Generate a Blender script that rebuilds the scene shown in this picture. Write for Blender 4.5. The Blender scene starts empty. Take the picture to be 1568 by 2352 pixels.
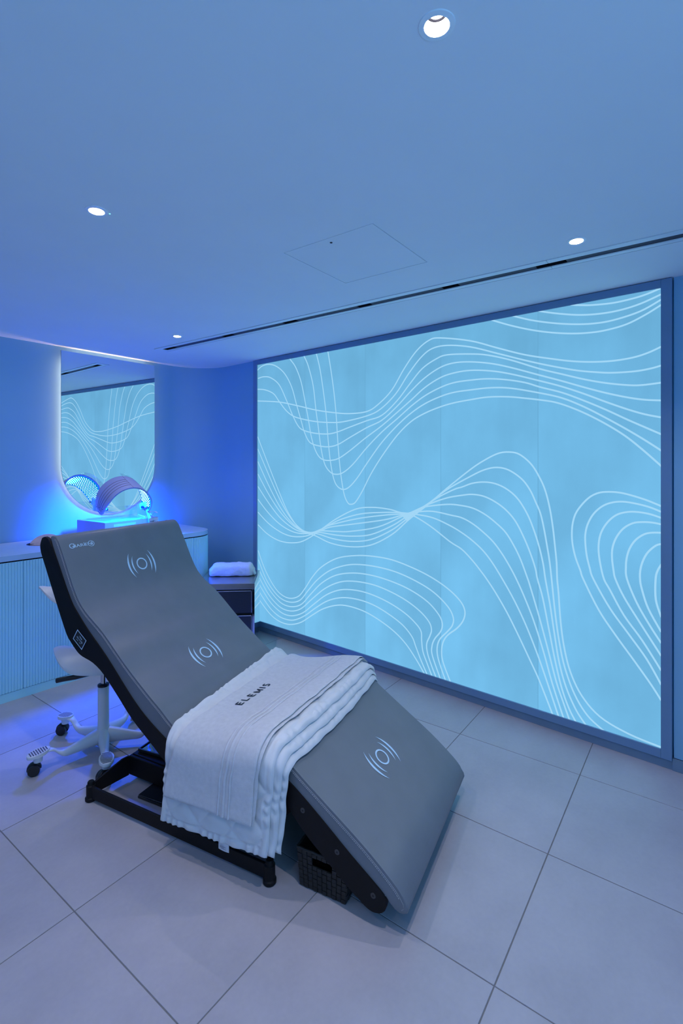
import bpy, bmesh, math, random
from mathutils import Vector, Matrix

random.seed(4)
SC = bpy.context.scene
COL = SC.collection
PI = math.pi
sin, cos = math.sin, math.cos

# ------------------------------------------------------------------ camera, world, lights, exposure
H = 2.4                                   # ceiling height
cam_d = bpy.data.cameras.new('camera')
cam_d.sensor_fit = 'HORIZONTAL'
cam_d.sensor_width = 36.0
cam_d.lens = 36.0 * 1146.0 / 1568.0
cam_d.shift_y = -118.0 / 1568.0
cam_d.clip_start = 0.02
cam = bpy.data.objects.new('camera', cam_d)
COL.objects.link(cam)
cam.location = (0, 0, 1.507)
cam.rotation_euler = (PI / 2, 0, math.radians(-49.55))
SC.camera = cam

w = bpy.data.worlds.new('world')
SC.world = w
w.use_nodes = True
w.node_tree.nodes['Background'].inputs[0].default_value = (0.02, 0.03, 0.06, 1)
w.node_tree.nodes['Background'].inputs[1].default_value = 0.1

vs = SC.view_settings
vs.view_transform = 'Standard'
vs.look = 'None'
vs.exposure = 0.0
vs.gamma = 1.0
vs.use_curve_mapping = False
SC.cycles.max_bounces = 16
SC.cycles.diffuse_bounces = 10
SC.cycles.glossy_bounces = 6
SC.cycles.transmission_bounces = 8
SC.cycles.sample_clamp_indirect = 4.0
SC.cycles.use_denoising = True

PANEL_COL = (0.160, 0.470, 0.760)         # light given off by the backlit wall
PANEL_POWER = 1.03
SPOT_W = 8.8                             # each recessed downlight
SPOT_COL = (0.94, 0.91, 1.0)
LED_BLUE = (0.0, 0.065, 1.0)               # lamp inside the phototherapy canopy
LED_W = 100.0
HALO = 20.0                                # strip behind the mirror


def lamp(name, kind, loc, power, color, size=0.02, aim=None, spread=180):
    d = bpy.data.lights.new(name, kind)
    d.energy = power
    d.color = color
    if kind == 'POINT':
        d.shadow_soft_size = size
    else:
        d.shape = 'DISK'
        d.size = size
        d.spread = math.radians(spread)
    o = bpy.data.objects.new(name, d)
    COL.objects.link(o)
    o.location = loc
    if aim is not None:
        o.rotation_euler = (Vector(aim) - Vector(loc)).to_track_quat('-Z', 'Y').to_euler()
    return o


# downlights in view, and unseen lamps added outside the frame to raise the light
DOWN = [(0.905, 0.515), (0.789, 1.822), (2.16, 0.589), (1.959, 3.217)]
for (x, y), k in zip(DOWN, (1.05, 0.85, 0.90, 0.70)):
    lamp('downlight_or_fill_lamp', 'AREA', (x, y, H + 0.0268), SPOT_W * k, SPOT_COL, 0.030)
for (x, y) in [(0.70, 3.15), (-0.35, 0.55), (-0.35, 1.9)]:
    lamp('downlight_or_fill_lamp', 'AREA', (x, y, H - 0.004), SPOT_W * 0.34, SPOT_COL, 0.040)

# unseen fill lamp added behind the camera to lift the blue ambient light
lc = lamp('blue_fill_lamp', 'AREA', (0.2, -1.15, 1.35), 27.0, (0.20, 0.50, 0.90), 2.0, aim=(1.0, 2.2, 1.75))

# ------------------------------------------------------------------ materials


def nodes_of(name):
    m = bpy.data.materials.new(name)
    m.use_nodes = True
    nt = m.node_tree
    return m, nt, nt.nodes, nt.links


def mat(name, col, rough=0.5, metal=0.0, var=0.04, scale=6.0, bump=0.0, bscale=200.0, spec=0.5, stretch=None, coat=0.0):
    m, nt, N, L = nodes_of(name)
    b = N['Principled BSDF']
    b.inputs['Roughness'].default_value = rough
    b.inputs['Metallic'].default_value = metal
    b.inputs['Specular IOR Level'].default_value = spec
    b.inputs['Coat Weight'].default_value = coat
    tc = N.new('ShaderNodeTexCoord')
    mp = N.new('ShaderNodeMapping')
    L.new(tc.outputs['Object'], mp.inputs['Vector'])
    if stretch:
        mp.inputs['Scale'].default_value = stretch
    n = N.new('ShaderNodeTexNoise')
    n.inputs['Scale'].default_value = scale
    n.inputs['Detail'].default_value = 5
    L.new(mp.outputs[0], n.inputs['Vector'])
    r = N.new('ShaderNodeValToRGB')
    r.color_ramp.elements[0].position = 0.3
    r.color_ramp.elements[1].position = 0.7
    r.color_ramp.elements[0].color = tuple(max(0, c * (1 - var)) for c in col) + (1,)
    r.color_ramp.elements[1].color = tuple(min(1, c * (1 + var)) for c in col) + (1,)
    L.new(n.outputs['Fac'], r.inputs['Fac'])
    L.new(r.outputs[0], b.inputs['Base Color'])
    if bump:
        n2 = N.new('ShaderNodeTexNoise')
        n2.inputs['Scale'].default_value = bscale
        n2.inputs['Detail'].default_value = 3
        L.new(mp.outputs[0], n2.inputs['Vector'])
        bp = N.new('ShaderNodeBump')
        bp.inputs['Strength'].default_value = bump
        bp.inputs['Distance'].default_value = 0.002
        L.new(n2.outputs['Fac'], bp.inputs['Height'])
        L.new(bp.outputs[0], b.inputs['Normal'])
    return m


def emit(name, col, power):
    m, nt, N, L = nodes_of(name)
    N.remove(N['Principled BSDF'])
    e = N.new('ShaderNodeEmission')
    e.inputs[0].default_value = tuple(col) + (1,)
    e.inputs[1].default_value = power
    L.new(e.outputs[0], N['Material Output'].inputs[0])
    return m


def panel_mat(name, col, power, amount):
    # a backlit sheet: cloudy unevenness of the lamps behind it, faint vertical banding, sparkle
    m, nt, N, L = nodes_of(name)
    N.remove(N['Principled BSDF'])
    tc = N.new('ShaderNodeTexCoord')

    def noise(sc, detail, stretch):
        mp = N.new('ShaderNodeMapping')
        mp.inputs['Scale'].default_value = stretch
        L.new(tc.outputs['Object'], mp.inputs['Vector'])
        n = N.new('ShaderNodeTexNoise')
        n.inputs['Scale'].default_value = sc
        n.inputs['Detail'].default_value = detail
        L.new(mp.outputs[0], n.inputs['Vector'])
        return n.outputs['Fac']

    def madd(src, a, b):
        k = N.new('ShaderNodeMath')
        k.operation = 'MULTIPLY_ADD'
        L.new(src, k.inputs[0])
        k.inputs[1].default_value = a
        k.inputs[2].default_value = b
        return k.outputs[0]

    def mul(a, b):
        k = N.new('ShaderNodeMath')
        k.operation = 'MULTIPLY'
        L.new(a, k.inputs[0])
        L.new(b, k.inputs[1])
        return k.outputs[0]
    cloud = madd(noise(1.7, 5, (1, 1, 0.8)), amount, 1 - amount / 2)
    band = madd(noise(9, 2, (1, 1, 0.06)), amount * 0.14, 1 - amount * 0.07)
    sp = N.new('ShaderNodeMapRange')
    L.new(noise(170, 1, (1, 1, 1)), sp.inputs[0])
    sp.inputs[1].default_value = 0.70
    sp.inputs[2].default_value = 0.80
    sp.inputs[3].default_value = 1.0
    sp.inputs[4].default_value = 1.14
    s = mul(mul(cloud, band), sp.outputs[0])
    k = N.new('ShaderNodeMath')
    k.operation = 'MULTIPLY'
    L.new(s, k.inputs[0])
    k.inputs[1].default_value = power
    e = N.new('ShaderNodeEmission')
    e.inputs[0].default_value = tuple(col) + (1,)
    L.new(k.outputs[0], e.inputs[1])
    L.new(e.outputs[0], N['Material Output'].inputs[0])
    return m


def clear_mat(name, col, rough=0.03, mix=0.85):
    # thin clear acrylic: mostly transparent with a glossy skin
    m, nt, N, L = nodes_of(name)
    N.remove(N['Principled BSDF'])
    t = N.new('ShaderNodeBsdfTransparent')
    t.inputs[0].default_value = tuple(col) + (1,)
    g = N.new('ShaderNodeBsdfGlossy')
    g.inputs['Roughness'].default_value = rough
    mx = N.new('ShaderNodeMixShader')
    mx.inputs[0].default_value = 1 - mix
    L.new(t.outputs[0], mx.inputs[1])
    L.new(g.outputs[0], mx.inputs[2])
    L.new(mx.outputs[0], N['Material Output'].inputs[0])
    return m


def tile_mat():
    m, nt, N, L = nodes_of('floor_tile')
    b = N['Principled BSDF']
    b.inputs['Roughness'].default_value = 0.36
    b.inputs['Specular IOR Level'].default_value = 0.5
    oi = N.new('ShaderNodeObjectInfo')
    ge = N.new('ShaderNodeNewGeometry')
    n = N.new('ShaderNodeTexNoise')
    n.inputs['Scale'].default_value = 3.2
    n.inputs['Detail'].default_value = 7
    n.inputs['Roughness'].default_value = 0.62
    L.new(ge.outputs['Position'], n.inputs['Vector'])
    n3 = N.new('ShaderNodeTexNoise')
    n3.inputs['Scale'].default_value = 60
    n3.inputs['Detail'].default_value = 4
    L.new(ge.outputs['Position'], n3.inputs['Vector'])
    a = N.new('ShaderNodeMath')
    a.operation = 'MULTIPLY_ADD'
    a.inputs[1].default_value = 0.25
    L.new(n3.outputs['Fac'], a.inputs[0])
    L.new(n.outputs['Fac'], a.inputs[2])
    r = N.new('ShaderNodeValToRGB')
    r.color_ramp.elements[0].position = 0.42
    r.color_ramp.elements[1].position = 0.82
    r.color_ramp.elements[0].color = (0.395, 0.365, 0.395, 1)
    r.color_ramp.elements[1].color = (0.475, 0.442, 0.475, 1)
    L.new(a.outputs[0], r.inputs['Fac'])
    hv = N.new('ShaderNodeHueSaturation')
    mr = N.new('ShaderNodeMapRange')
    L.new(oi.outputs['Random'], mr.inputs[0])
    mr.inputs[3].default_value = 0.96
    mr.inputs[4].default_value = 1.04
    L.new(mr.outputs[0], hv.inputs['Value'])
    L.new(r.outputs[0], hv.inputs['Color'])
    L.new(hv.outputs[0], b.inputs['Base Color'])
    bp = N.new('ShaderNodeBump')
    bp.inputs['Strength'].default_value = 0.06
    bp.inputs['Distance'].default_value = 0.002
    L.new(n3.outputs['Fac'], bp.inputs['Height'])
    L.new(bp.outputs[0], b.inputs['Normal'])
    return m


M = dict(
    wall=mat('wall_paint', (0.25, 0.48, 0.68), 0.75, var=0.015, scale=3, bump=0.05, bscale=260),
    ceiling=mat('ceiling_paint', (0.91, 0.91, 0.92), 0.85, var=0.012, scale=3, bump=0.04, bscale=300),
    tile=tile_mat(),
    grout=mat('grout', (0.20, 0.19, 0.19), 0.9, var=0.1, scale=40),
    frame=mat('lacquered_frame', (0.17, 0.28, 0.44), 0.35, var=0.03, scale=5),
    kick=mat('kick_strip', (0.18, 0.26, 0.36), 0.45, var=0.05, scale=8),
    panel=panel_mat('backlit_sheet', PANEL_COL, PANEL_POWER, 0.60),
    panel_seam=panel_mat('backlit_seam', PANEL_COL, PANEL_POWER * 0.80, 0.1),
    line=panel_mat('backlit_line', (0.36, 0.68, 0.93), 1.0, 0.10),
    dark=mat('vent_interior', (0.004, 0.004, 0.006), 0.7),
    ringblack=mat('baffle_black', (0.0008, 0.0008, 0.001), 0.9, spec=0.0),
    baffle=mat('vent_baffle', (0.055, 0.05, 0.075), 0.6),
    white_metal=mat('white_metal', (0.92, 0.93, 0.95), 0.35),
    reflector=mat('white_reflector', (0.9, 0.9, 0.88), 0.5),
    lampdisc=emit('lamp_disc', (1.0, 0.94, 0.86), 14.0),
    halo=emit('halo_strip', (1.0, 0.72, 0.56), HALO),
    halo_top=emit('halo_strip_top', (1.0, 0.74, 0.60), HALO * 0.6),
    halo_dim=emit('halo_strip_dim', (1.0, 0.78, 0.66), HALO * 0.3),
    mirror=mat('mirror_glass', (0.93, 0.95, 0.96), 0.0, 1.0, var=0.0),
    mirror_edge=mat('mirror_edge', (0.05, 0.07, 0.12), 0.2),
    cabinet=mat('cabinet_lacquer', (0.44, 0.80, 0.92), 0.45, var=0.03, scale=5),
    worktop=mat('worktop_surface', (0.42, 0.60, 0.84), 0.4, var=0.03, scale=7),
    black=mat('black_gap', (0.006, 0.006, 0.008), 0.6),
    beige=mat('beige_stone', (0.62, 0.46, 0.40), 0.55, var=0.16, scale=14),
    cushion=mat('grey_leatherette', (0.165, 0.178, 0.200), 0.42, var=0.05, scale=9, bump=0.10, bscale=420),
    cord=mat('grey_piping', (0.30, 0.29, 0.30), 0.6),
    stitch=mat('pale_thread', (0.48, 0.46, 0.45), 0.7),
    print=mat('pale_print', (0.58, 0.76, 0.90), 0.3, spec=0.6),
    steel_black=mat('black_powder_coat', (0.007, 0.006, 0.007), 0.55, var=0.1, scale=30, bump=0.08, bscale=500, spec=0.22),
    steel_grey=mat('screw_head', (0.07, 0.07, 0.075), 0.35, 0.6),
    silver=mat('silver_trim', (0.55, 0.55, 0.60), 0.3, 0.6),
    towel=mat('terry_towel', (0.74, 0.73, 0.75), 0.95, var=0.05, scale=60, bump=0.9, bscale=900, spec=0.1),
    quilt=mat('quilted_cotton', (0.74, 0.73, 0.73), 0.9, var=0.03, scale=20, bump=0.25, bscale=600, spec=0.15),
    ink=mat('dark_embroidery', (0.010, 0.012, 0.03), 0.8),
    label=mat('care_label', (0.66, 0.66, 0.70), 0.6),
    label_ink=mat('grey_print', (0.25, 0.25, 0.30), 0.7),
    wicker=mat('black_wicker', (0.014, 0.013, 0.013), 0.55, var=0.3, scale=50),
    plastic_white=mat('white_plastic', (0.72, 0.72, 0.74), 0.35, var=0.02),
    plastic_black=mat('black_plastic', (0.012, 0.012, 0.014), 0.35),
    rib=mat('grey_ribs', (0.10, 0.10, 0.13), 0.6),
    chrome=mat('chrome', (0.55, 0.55, 0.60), 0.12, 1.0, var=0.02),
    steel=mat('brushed_steel', (0.52, 0.51, 0.50), 0.24, 0.95, var=0.06, scale=30, stretch=(1, 1, 30)),
    steel_side=mat('polished_steel_side', (0.75, 0.76, 0.78), 0.04, 1.0, var=0.0),
    steel_dark=mat('dark_drawer_front', (0.07, 0.07, 0.085), 0.32, 0.6, var=0.08, scale=25, stretch=(1, 1, 30)),
    steel_edge=mat('bright_steel_edge', (0.80, 0.80, 0.82), 0.25, 0.9),
    device=mat('device_shell', (0.36, 0.38, 0.66), 0.4, var=0.02),
    device_rib=mat('device_groove', (0.20, 0.19, 0.30), 0.5),
    device_in=emit('lit_lining', (0.0, 0.36, 0.95), 0.8),
    led=emit('led_dot', (0.45, 0.95, 1.0), 4.0),
    indicator=emit('green_indicator', (0.25, 1.0, 0.75), 2.0),
    acrylic=clear_mat('clear_acrylic', (0.96, 0.98, 1.0)),
    hose=mat('pale_hose', (0.45, 0.50, 0.62), 0.4),
    cable=mat('white_cable', (0.72, 0.74, 0.78), 0.5),
    glass_dark=mat('glossy_tray', (0.015, 0.02, 0.03), 0.04, 0.0, spec=0.9, coat=0.6),
)

# ------------------------------------------------------------------ mesh helpers


class MB:
    def __init__(self):
        self.bm = bmesh.new()

    def box(self, c, s, rz=0.0, bev=0.0, rx=0.0, ry=0.0):
        r = bmesh.ops.create_cube(self.bm, size=1.0)
        vs_ = r['verts']
        mt = Matrix.Translation(c) @ Matrix.Rotation(rz, 4, 'Z') @ Matrix.Rotation(ry, 4, 'Y') @ Matrix.Rotation(rx, 4, 'X') @ Matrix.Diagonal((s[0], s[1], s[2], 1))
        bmesh.ops.transform(self.bm, matrix=mt, verts=vs_)
        if bev:
            es = list({e for v in vs_ for e in v.link_edges})
            bmesh.ops.bevel(self.bm, geom=es, offset=bev, segments=2, affect='EDGES', profile=0.5)
        return self

    def cyl(self, p0, p1, r0, r1=None, n=20, cap=True):
        p0, p1 = Vector(p0), Vector(p1)
        r1 = r0 if r1 is None else r1
        d = p1 - p0
        rot = d.to_track_quat('Z', 'Y').to_matrix().to_4x4()
        bmesh.ops.create_cone(self.bm, cap_ends=cap, segments=n, radius1=r0, radius2=r1, depth=d.length,
                              matrix=Matrix.Translation((p0 + p1) / 2) @ rot)
        return self

    def lathe(self, prof, c=(0, 0, 0), n=28, closed=False):
        rings = []
        for (r, z) in prof:
            rings.append([self.bm.verts.new((c[0] + r * cos(2 * PI * k / n), c[1] + r * sin(2 * PI * k / n), c[2] + z)) for k in range(n)])
        pairs = list(zip(rings, rings[1:]))
        if closed:
            pairs.append((rings[-1], rings[0]))
        for a, b in pairs:
            for k in range(n):
                self.bm.faces.new((a[k], a[(k + 1) % n], b[(k + 1) % n], b[k]))
        if not closed:
            for ring, rev in ((rings[0], True), (rings[-1], False)):
                if prof[0 if rev else -1][0] > 1e-5:
                    self.bm.faces.new(ring[::-1] if rev else ring)
        return self

    def tube(self, pts, r, n=8, cap=True):
        pts = [Vector(p) for p in pts]
        rings = []
        up = Vector((0.13, 0.2, 1)).normalized()
        for i, p in enumerate(pts):
            t = (pts[min(i + 1, len(pts) - 1)] - pts[max(i - 1, 0)]).normalized()
            a = t.cross(up)
            if a.length < 1e-4:
                a = t.cross(Vector((1, 0, 0)))
            a.normalize()
            b = a.cross(t)
            rr = r(i / (len(pts) - 1)) if callable(r) else r
            rings.append([self.bm.verts.new(p + rr * (cos(2 * PI * k / n) * a + sin(2 * PI * k / n) * b)) for k in range(n)])
        for a, b in zip(rings, rings[1:]):
            for k in range(n):
                self.bm.faces.new((a[k], a[(k + 1) % n], b[(k + 1) % n], b[k]))
        if cap:
            self.bm.faces.new(rings[0][::-1])
            self.bm.faces.new(rings[-1])
        return self

    def prism(self, poly, fn, d0, d1, bev=0.0, seg=3):
        """poly: 2D outline; fn(a, b, d) -> point; solid between depths d0 and d1, rims bevelled"""
        bm = self.bm
        lo = [bm.verts.new(fn(a, b, d0)) for a, b in poly]
        hi = [bm.verts.new(fn(a, b, d1)) for a, b in poly]
        n = len(poly)
        f0 = bm.faces.new(lo[::-1])
        f1 = bm.faces.new(hi)
        for k in range(n):
            bm.faces.new((lo[k], lo[(k + 1) % n], hi[(k + 1) % n], hi[k]))
        if bev:
            es = list(f0.edges) + list(f1.edges)
            bmesh.ops.bevel(bm, geom=es, offset=bev, segments=seg, affect='EDGES', profile=0.5, clamp_overlap=True)
        return self

    def grid(self, fn, nu, nv, close_u=False, flip=False):
        bm = self.bm
        V = [[bm.verts.new(fn(i / (nu - (0 if close_u else 1)), j / (nv - 1))) for j in range(nv)] for i in range(nu)]
        for i in range(nu if close_u else nu - 1):
            for j in range(nv - 1):
                q = (V[i][j], V[(i + 1) % nu][j], V[(i + 1) % nu][j + 1], V[i][j + 1])
                bm.faces.new(q[::-1] if flip else q)
        return V

    def slab(self, fo, fi, nu, nv):
        """closed sheet between outer surface fo(u,v) and inner surface fi(u,v)"""
        bm = self.bm
        A = self.grid(fo, nu, nv)
        B = self.grid(fi, nu, nv, flip=True)
        for i in range(nu - 1):
            bm.faces.new((A[i][0], B[i][0], B[i + 1][0], A[i + 1][0]))
            bm.faces.new((A[i][-1], A[i + 1][-1], B[i + 1][-1], B[i][-1]))
        for j in range(nv - 1):
            bm.faces.new((A[0][j], A[0][j + 1], B[0][j + 1], B[0][j]))
            bm.faces.new((A[-1][j], B[-1][j], B[-1][j + 1], A[-1][j + 1]))
        return self

    def build(self, name, material, parent=None, smooth=True, angle=35, fix=True):
        if fix:
            bmesh.ops.recalc_face_normals(self.bm, faces=self.bm.faces[:])
        me = bpy.data.meshes.new(name)
        self.bm.to_mesh(me)
        self.bm.free()
        me.materials.append(material)
        if smooth:
            for p in me.polygons:
                p.use_smooth = True
            me.set_sharp_from_angle(angle=math.radians(angle))
        o = bpy.data.objects.new(name, me)
        COL.objects.link(o)
        if parent is not None:
            o.parent = parent
        return o


def tag(o, label=None, cat=None, group=None, kind=None):
    if label:
        o['label'] = label
    if cat:
        o['category'] = cat
    if group:
        o['group'] = group
    if kind:
        o['kind'] = kind
    return o


def thing(name, label, cat, loc=(0, 0, 0), rz=0.0, group=None):
    o = bpy.data.objects.new(name, None)
    o.empty_display_size = 0.1
    COL.objects.link(o)
    o.location = loc
    o.rotation_euler = (0, 0, rz)
    return tag(o, label, cat, group)


def struct(name, mb, material, parent=None, **k):
    o = mb.build(name, material, parent, **k)
    if parent is None:
        o['kind'] = 'structure'
    return o


def catmull(P, k=6):
    out = []
    n = len(P)
    for i in range(n - 1):
        p0, p1, p2, p3 = P[max(i - 1, 0)], P[i], P[i + 1], P[min(i + 2, n - 1)]
        for s in range(k):
            t = s / k
            out.append(tuple(0.5 * (2 * b + (c - a) * t + (2 * a - 5 * b + 4 * c - d) * t * t + (3 * b - a - 3 * c + d) * t ** 3)
                             for a, b, c, d in zip(p0, p1, p2, p3)))
    out.append(tuple(P[-1]))
    return out


def text_polys(body, size):
    """flat glyph mesh of the built-in font: (verts2d, faces), baseline at 0, starting at x = 0"""
    cu = bpy.data.curves.new('glyphs', 'FONT')
    cu.body = body
    cu.size = size
    cu.resolution_u = 3
    o = bpy.data.objects.new('glyphs', cu)
    COL.objects.link(o)
    bpy.context.view_layer.update()
    me = bpy.data.meshes.new_from_object(o.evaluated_get(bpy.context.evaluated_depsgraph_get()))
    v = [(p.co.x, p.co.y) for p in me.vertices]
    f = [tuple(p.vertices) for p in me.polygons]
    bpy.data.objects.remove(o)
    bpy.data.curves.remove(cu)
    bpy.data.meshes.remove(me)
    return v, f


def add_flat(mb, polys, fn):
    v, f = polys
    vv = [mb.bm.verts.new(fn(a, b)) for a, b in v]
    for q in f:
        try:
            mb.bm.faces.new([vv[i] for i in q])
        except ValueError:
            pass


def stroke(p, q, wd):
    """one straight pen stroke as a quad"""
    dx, dy = q[0] - p[0], q[1] - p[1]
    L_ = math.hypot(dx, dy)
    nx, ny = -dy / L_ * wd / 2, dx / L_ * wd / 2
    return [(p[0] + nx, p[1] + ny), (p[0] - nx, p[1] - ny), (q[0] - nx, q[1] - ny), (q[0] + nx, q[1] + ny)]


def arc_band(cx, cy, r, wd, a0, a1, n, taper=False, sx=1.0):
    v, f = [], []
    for k in range(n + 1):
        t = k / n
        a = a0 + (a1 - a0) * t
        ww_ = wd * (max(0.06, sin(PI * t)) if taper else 1.0) / 2
        v.append((cx + (r - ww_) * cos(a) * sx, cy + (r - ww_) * sin(a)))
        v.append((cx + (r + ww_) * cos(a) * sx, cy + (r + ww_) * sin(a)))
    for k in range(n):
        f.append((2 * k, 2 * k + 1, 2 * k + 3, 2 * k + 2))
    return v, f


GA = math.radians(4.2)                    # the tile and ceiling grid is turned against the backlit wall
gx = Vector((cos(GA), sin(GA), 0))
gy = Vector((-sin(GA), cos(GA), 0))

# ------------------------------------------------------------------ room shell
XL, XR, YB, YN = -1.1, 2.90, 4.245, -1.3

# floor: grout bed with every tile laid on it
fl = MB().box(((XL + XR) / 2, (YB + YN) / 2, -0.055), (XR - XL + 0.1, YB - YN + 0.24, 0.106))
floor = struct('floor', fl, M['grout'], smooth=False)


def clip(poly, inside, cut):
    out = []
    for k in range(len(poly)):
        a, b = poly[k], poly[(k + 1) % len(poly)]
        if inside(a):
            out.append(a)
        if inside(a) != inside(b):
            out.append(cut(a, b))
    return out


def clip_room(poly):
    for ax, lim, sg in ((0, XL, 1), (0, XR, -1), (1, YN, 1), (1, YB, -1)):
        if not poly:
            return poly

        def ins(p):
            return (p[ax] - lim) * sg >= 0

        def cut(a, b):
            t = (lim - a[ax]) / (b[ax] - a[ax])
            return (a[0] + (b[0] - a[0]) * t, a[1] + (b[1] - a[1]) * t)
        poly = clip(poly, ins, cut)
    return poly


TA, TB, JOINT = 0.596, 0.607, 0.0019
t0 = Vector((1.968, 0.639, 0))
full_tile = None
for i in range(-7, 5):
    for j in range(-5, 9):
        def tp(a, b):
            q = t0 + gx * (TA * a) + gy * (TB * b)
            return (q.x, q.y)
        ja, jb = JOINT / TA, JOINT / TB
        quad = [tp(i + ja, j + jb), tp(i + 1 - ja, j + jb), tp(i + 1 - ja, j + 1 - jb), tp(i + ja, j + 1 - jb)]
        poly = clip_room(quad)
        if len(poly) < 3:
            continue
        area = abs(sum(poly[k][0] * poly[(k + 1) % len(poly)][1] - poly[(k + 1) % len(poly)][0] * poly[k][1] for k in range(len(poly)))) / 2
        if area < 0.004:
            continue
        c = (sum(p[0] for p in poly) / len(poly), sum(p[1] for p in poly) / len(poly))
        dz = random.uniform(-0.0002, 0.0002)
        if area > 0.355 and full_tile is not None:
            o = full_tile.copy()
            COL.objects.link(o)
        else:
            mb = MB().prism([(p[0] - c[0], p[1] - c[1]) for p in poly], lambda a, b, d: (a, b, d), -0.0025, 0.0, 0.0)
            es = [e for e in mb.bm.edges if all(v.co.z > -0.001 for v in e.verts)]
            bmesh.ops.bevel(mb.bm, geom=es, offset=0.0008, segments=1, affect='EDGES')
            o = mb.build('tile', M['tile'], floor, smooth=False)
            if area > 0.355:
                full_tile = o
        o.location = (c[0], c[1], dz)

# ceiling with real openings for the lights, the slot and the hatch
SLOT0, SLOT1 = Vector((2.125, 3.735, 0)), Vector((2.125, 3.735, 0)) - gy * 4.9
SW = 0.064                                 # half width of the slot diffuser with its flanges
HC = Vector((1.715, 1.372, 0))             # hatch centre
HS = 0.2275


def ceiling_loops():
    loops = []
    for (x, y) in DOWN:
        loops.append([(x + 0.031 * cos(2 * PI * k / 24), y + 0.031 * sin(2 * PI * k / 24)) for k in range(24)])
    a, b = SLOT0, SLOT1
    loops.append([tuple(p.xy) for p in (a - gx * SW, a + gx * SW, b + gx * SW, b - gx * SW)])
    loops.append([tuple((HC + gx * (HS * sx) + gy * (HS * sy)).xy) for sx, sy in ((-1, -1), (1, -1), (1, 1), (-1, 1))])
    return loops


mb = MB()
edges = []
outer = [(XL - 0.05, YN - 0.05), (XR + 0.05, YN - 0.05), (XR + 0.05, YB + 0.12), (XL - 0.05, YB + 0.12)]
for lp in [outer] + ceiling_loops():
    vv = [mb.bm.verts.new((x, y, H)) for x, y in lp]
    for k in range(len(vv)):
        edges.append(mb.bm.edges.new((vv[k], vv[(k + 1) % len(vv)])))
bmesh.ops.triangle_fill(mb.bm, use_beauty=True, use_dissolve=False, edges=edges)
for f in mb.bm.faces:
    if f.normal.z > 0:
        f.normal_flip()
r = bmesh.ops.extrude_face_region(mb.bm, geom=mb.bm.faces[:])
bmesh.ops.translate(mb.bm, vec=(0, 0, 0.012), verts=[v for v in r['geom'] if isinstance(v, bmesh.types.BMVert)])
ceil = struct('ceiling', mb, M['ceiling'], smooth=False)

# slab above the openings so that no light leaks in
struct('ceiling_slab', MB().box(((XL + XR) / 2, (YB + YN) / 2, H + 0.19), (XR - XL + 0.1, YB - YN + 0.1, 0.06)), M['dark'], smooth=False)

# back wall with its rounded corner into the backlit wall
R_C = 0.36
WA = math.radians(3.0)                    # the mirror wall stands slightly off square


def wall_y(x):
    return YB - 0.010 + math.tan(WA) * (x - 1.94)


line = [(XL, wall_y(XL)), (1.0, wall_y(1.0))]
ccy = wall_y(XR - R_C) - R_C / cos(WA)
for k in range(19):
    a = PI / 2 + WA - k / 18 * (PI / 2 + WA)
    line.append((XR - R_C + R_C * cos(a), ccy + R_C * sin(a)))
line.append((XR, 3.495))
outer_l = [(XR + 0.1, 3.495), (XR + 0.1, YB + 0.16), (XL, YB + 0.16)]
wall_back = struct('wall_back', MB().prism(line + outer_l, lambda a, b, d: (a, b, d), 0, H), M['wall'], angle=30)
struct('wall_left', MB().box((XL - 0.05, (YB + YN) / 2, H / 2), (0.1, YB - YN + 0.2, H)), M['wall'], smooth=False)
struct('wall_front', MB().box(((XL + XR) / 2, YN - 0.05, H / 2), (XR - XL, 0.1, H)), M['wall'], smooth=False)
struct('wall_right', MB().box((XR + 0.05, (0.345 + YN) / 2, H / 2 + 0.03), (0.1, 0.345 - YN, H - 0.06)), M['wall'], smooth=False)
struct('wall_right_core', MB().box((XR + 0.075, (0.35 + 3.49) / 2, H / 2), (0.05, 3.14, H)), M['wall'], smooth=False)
struct('baseboard_right', MB().box((XR + 0.02, (0.35 + YN) / 2, 0.028), (0.06, 0.35 - YN, 0.056)), M['kick'], smooth=False)

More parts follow.
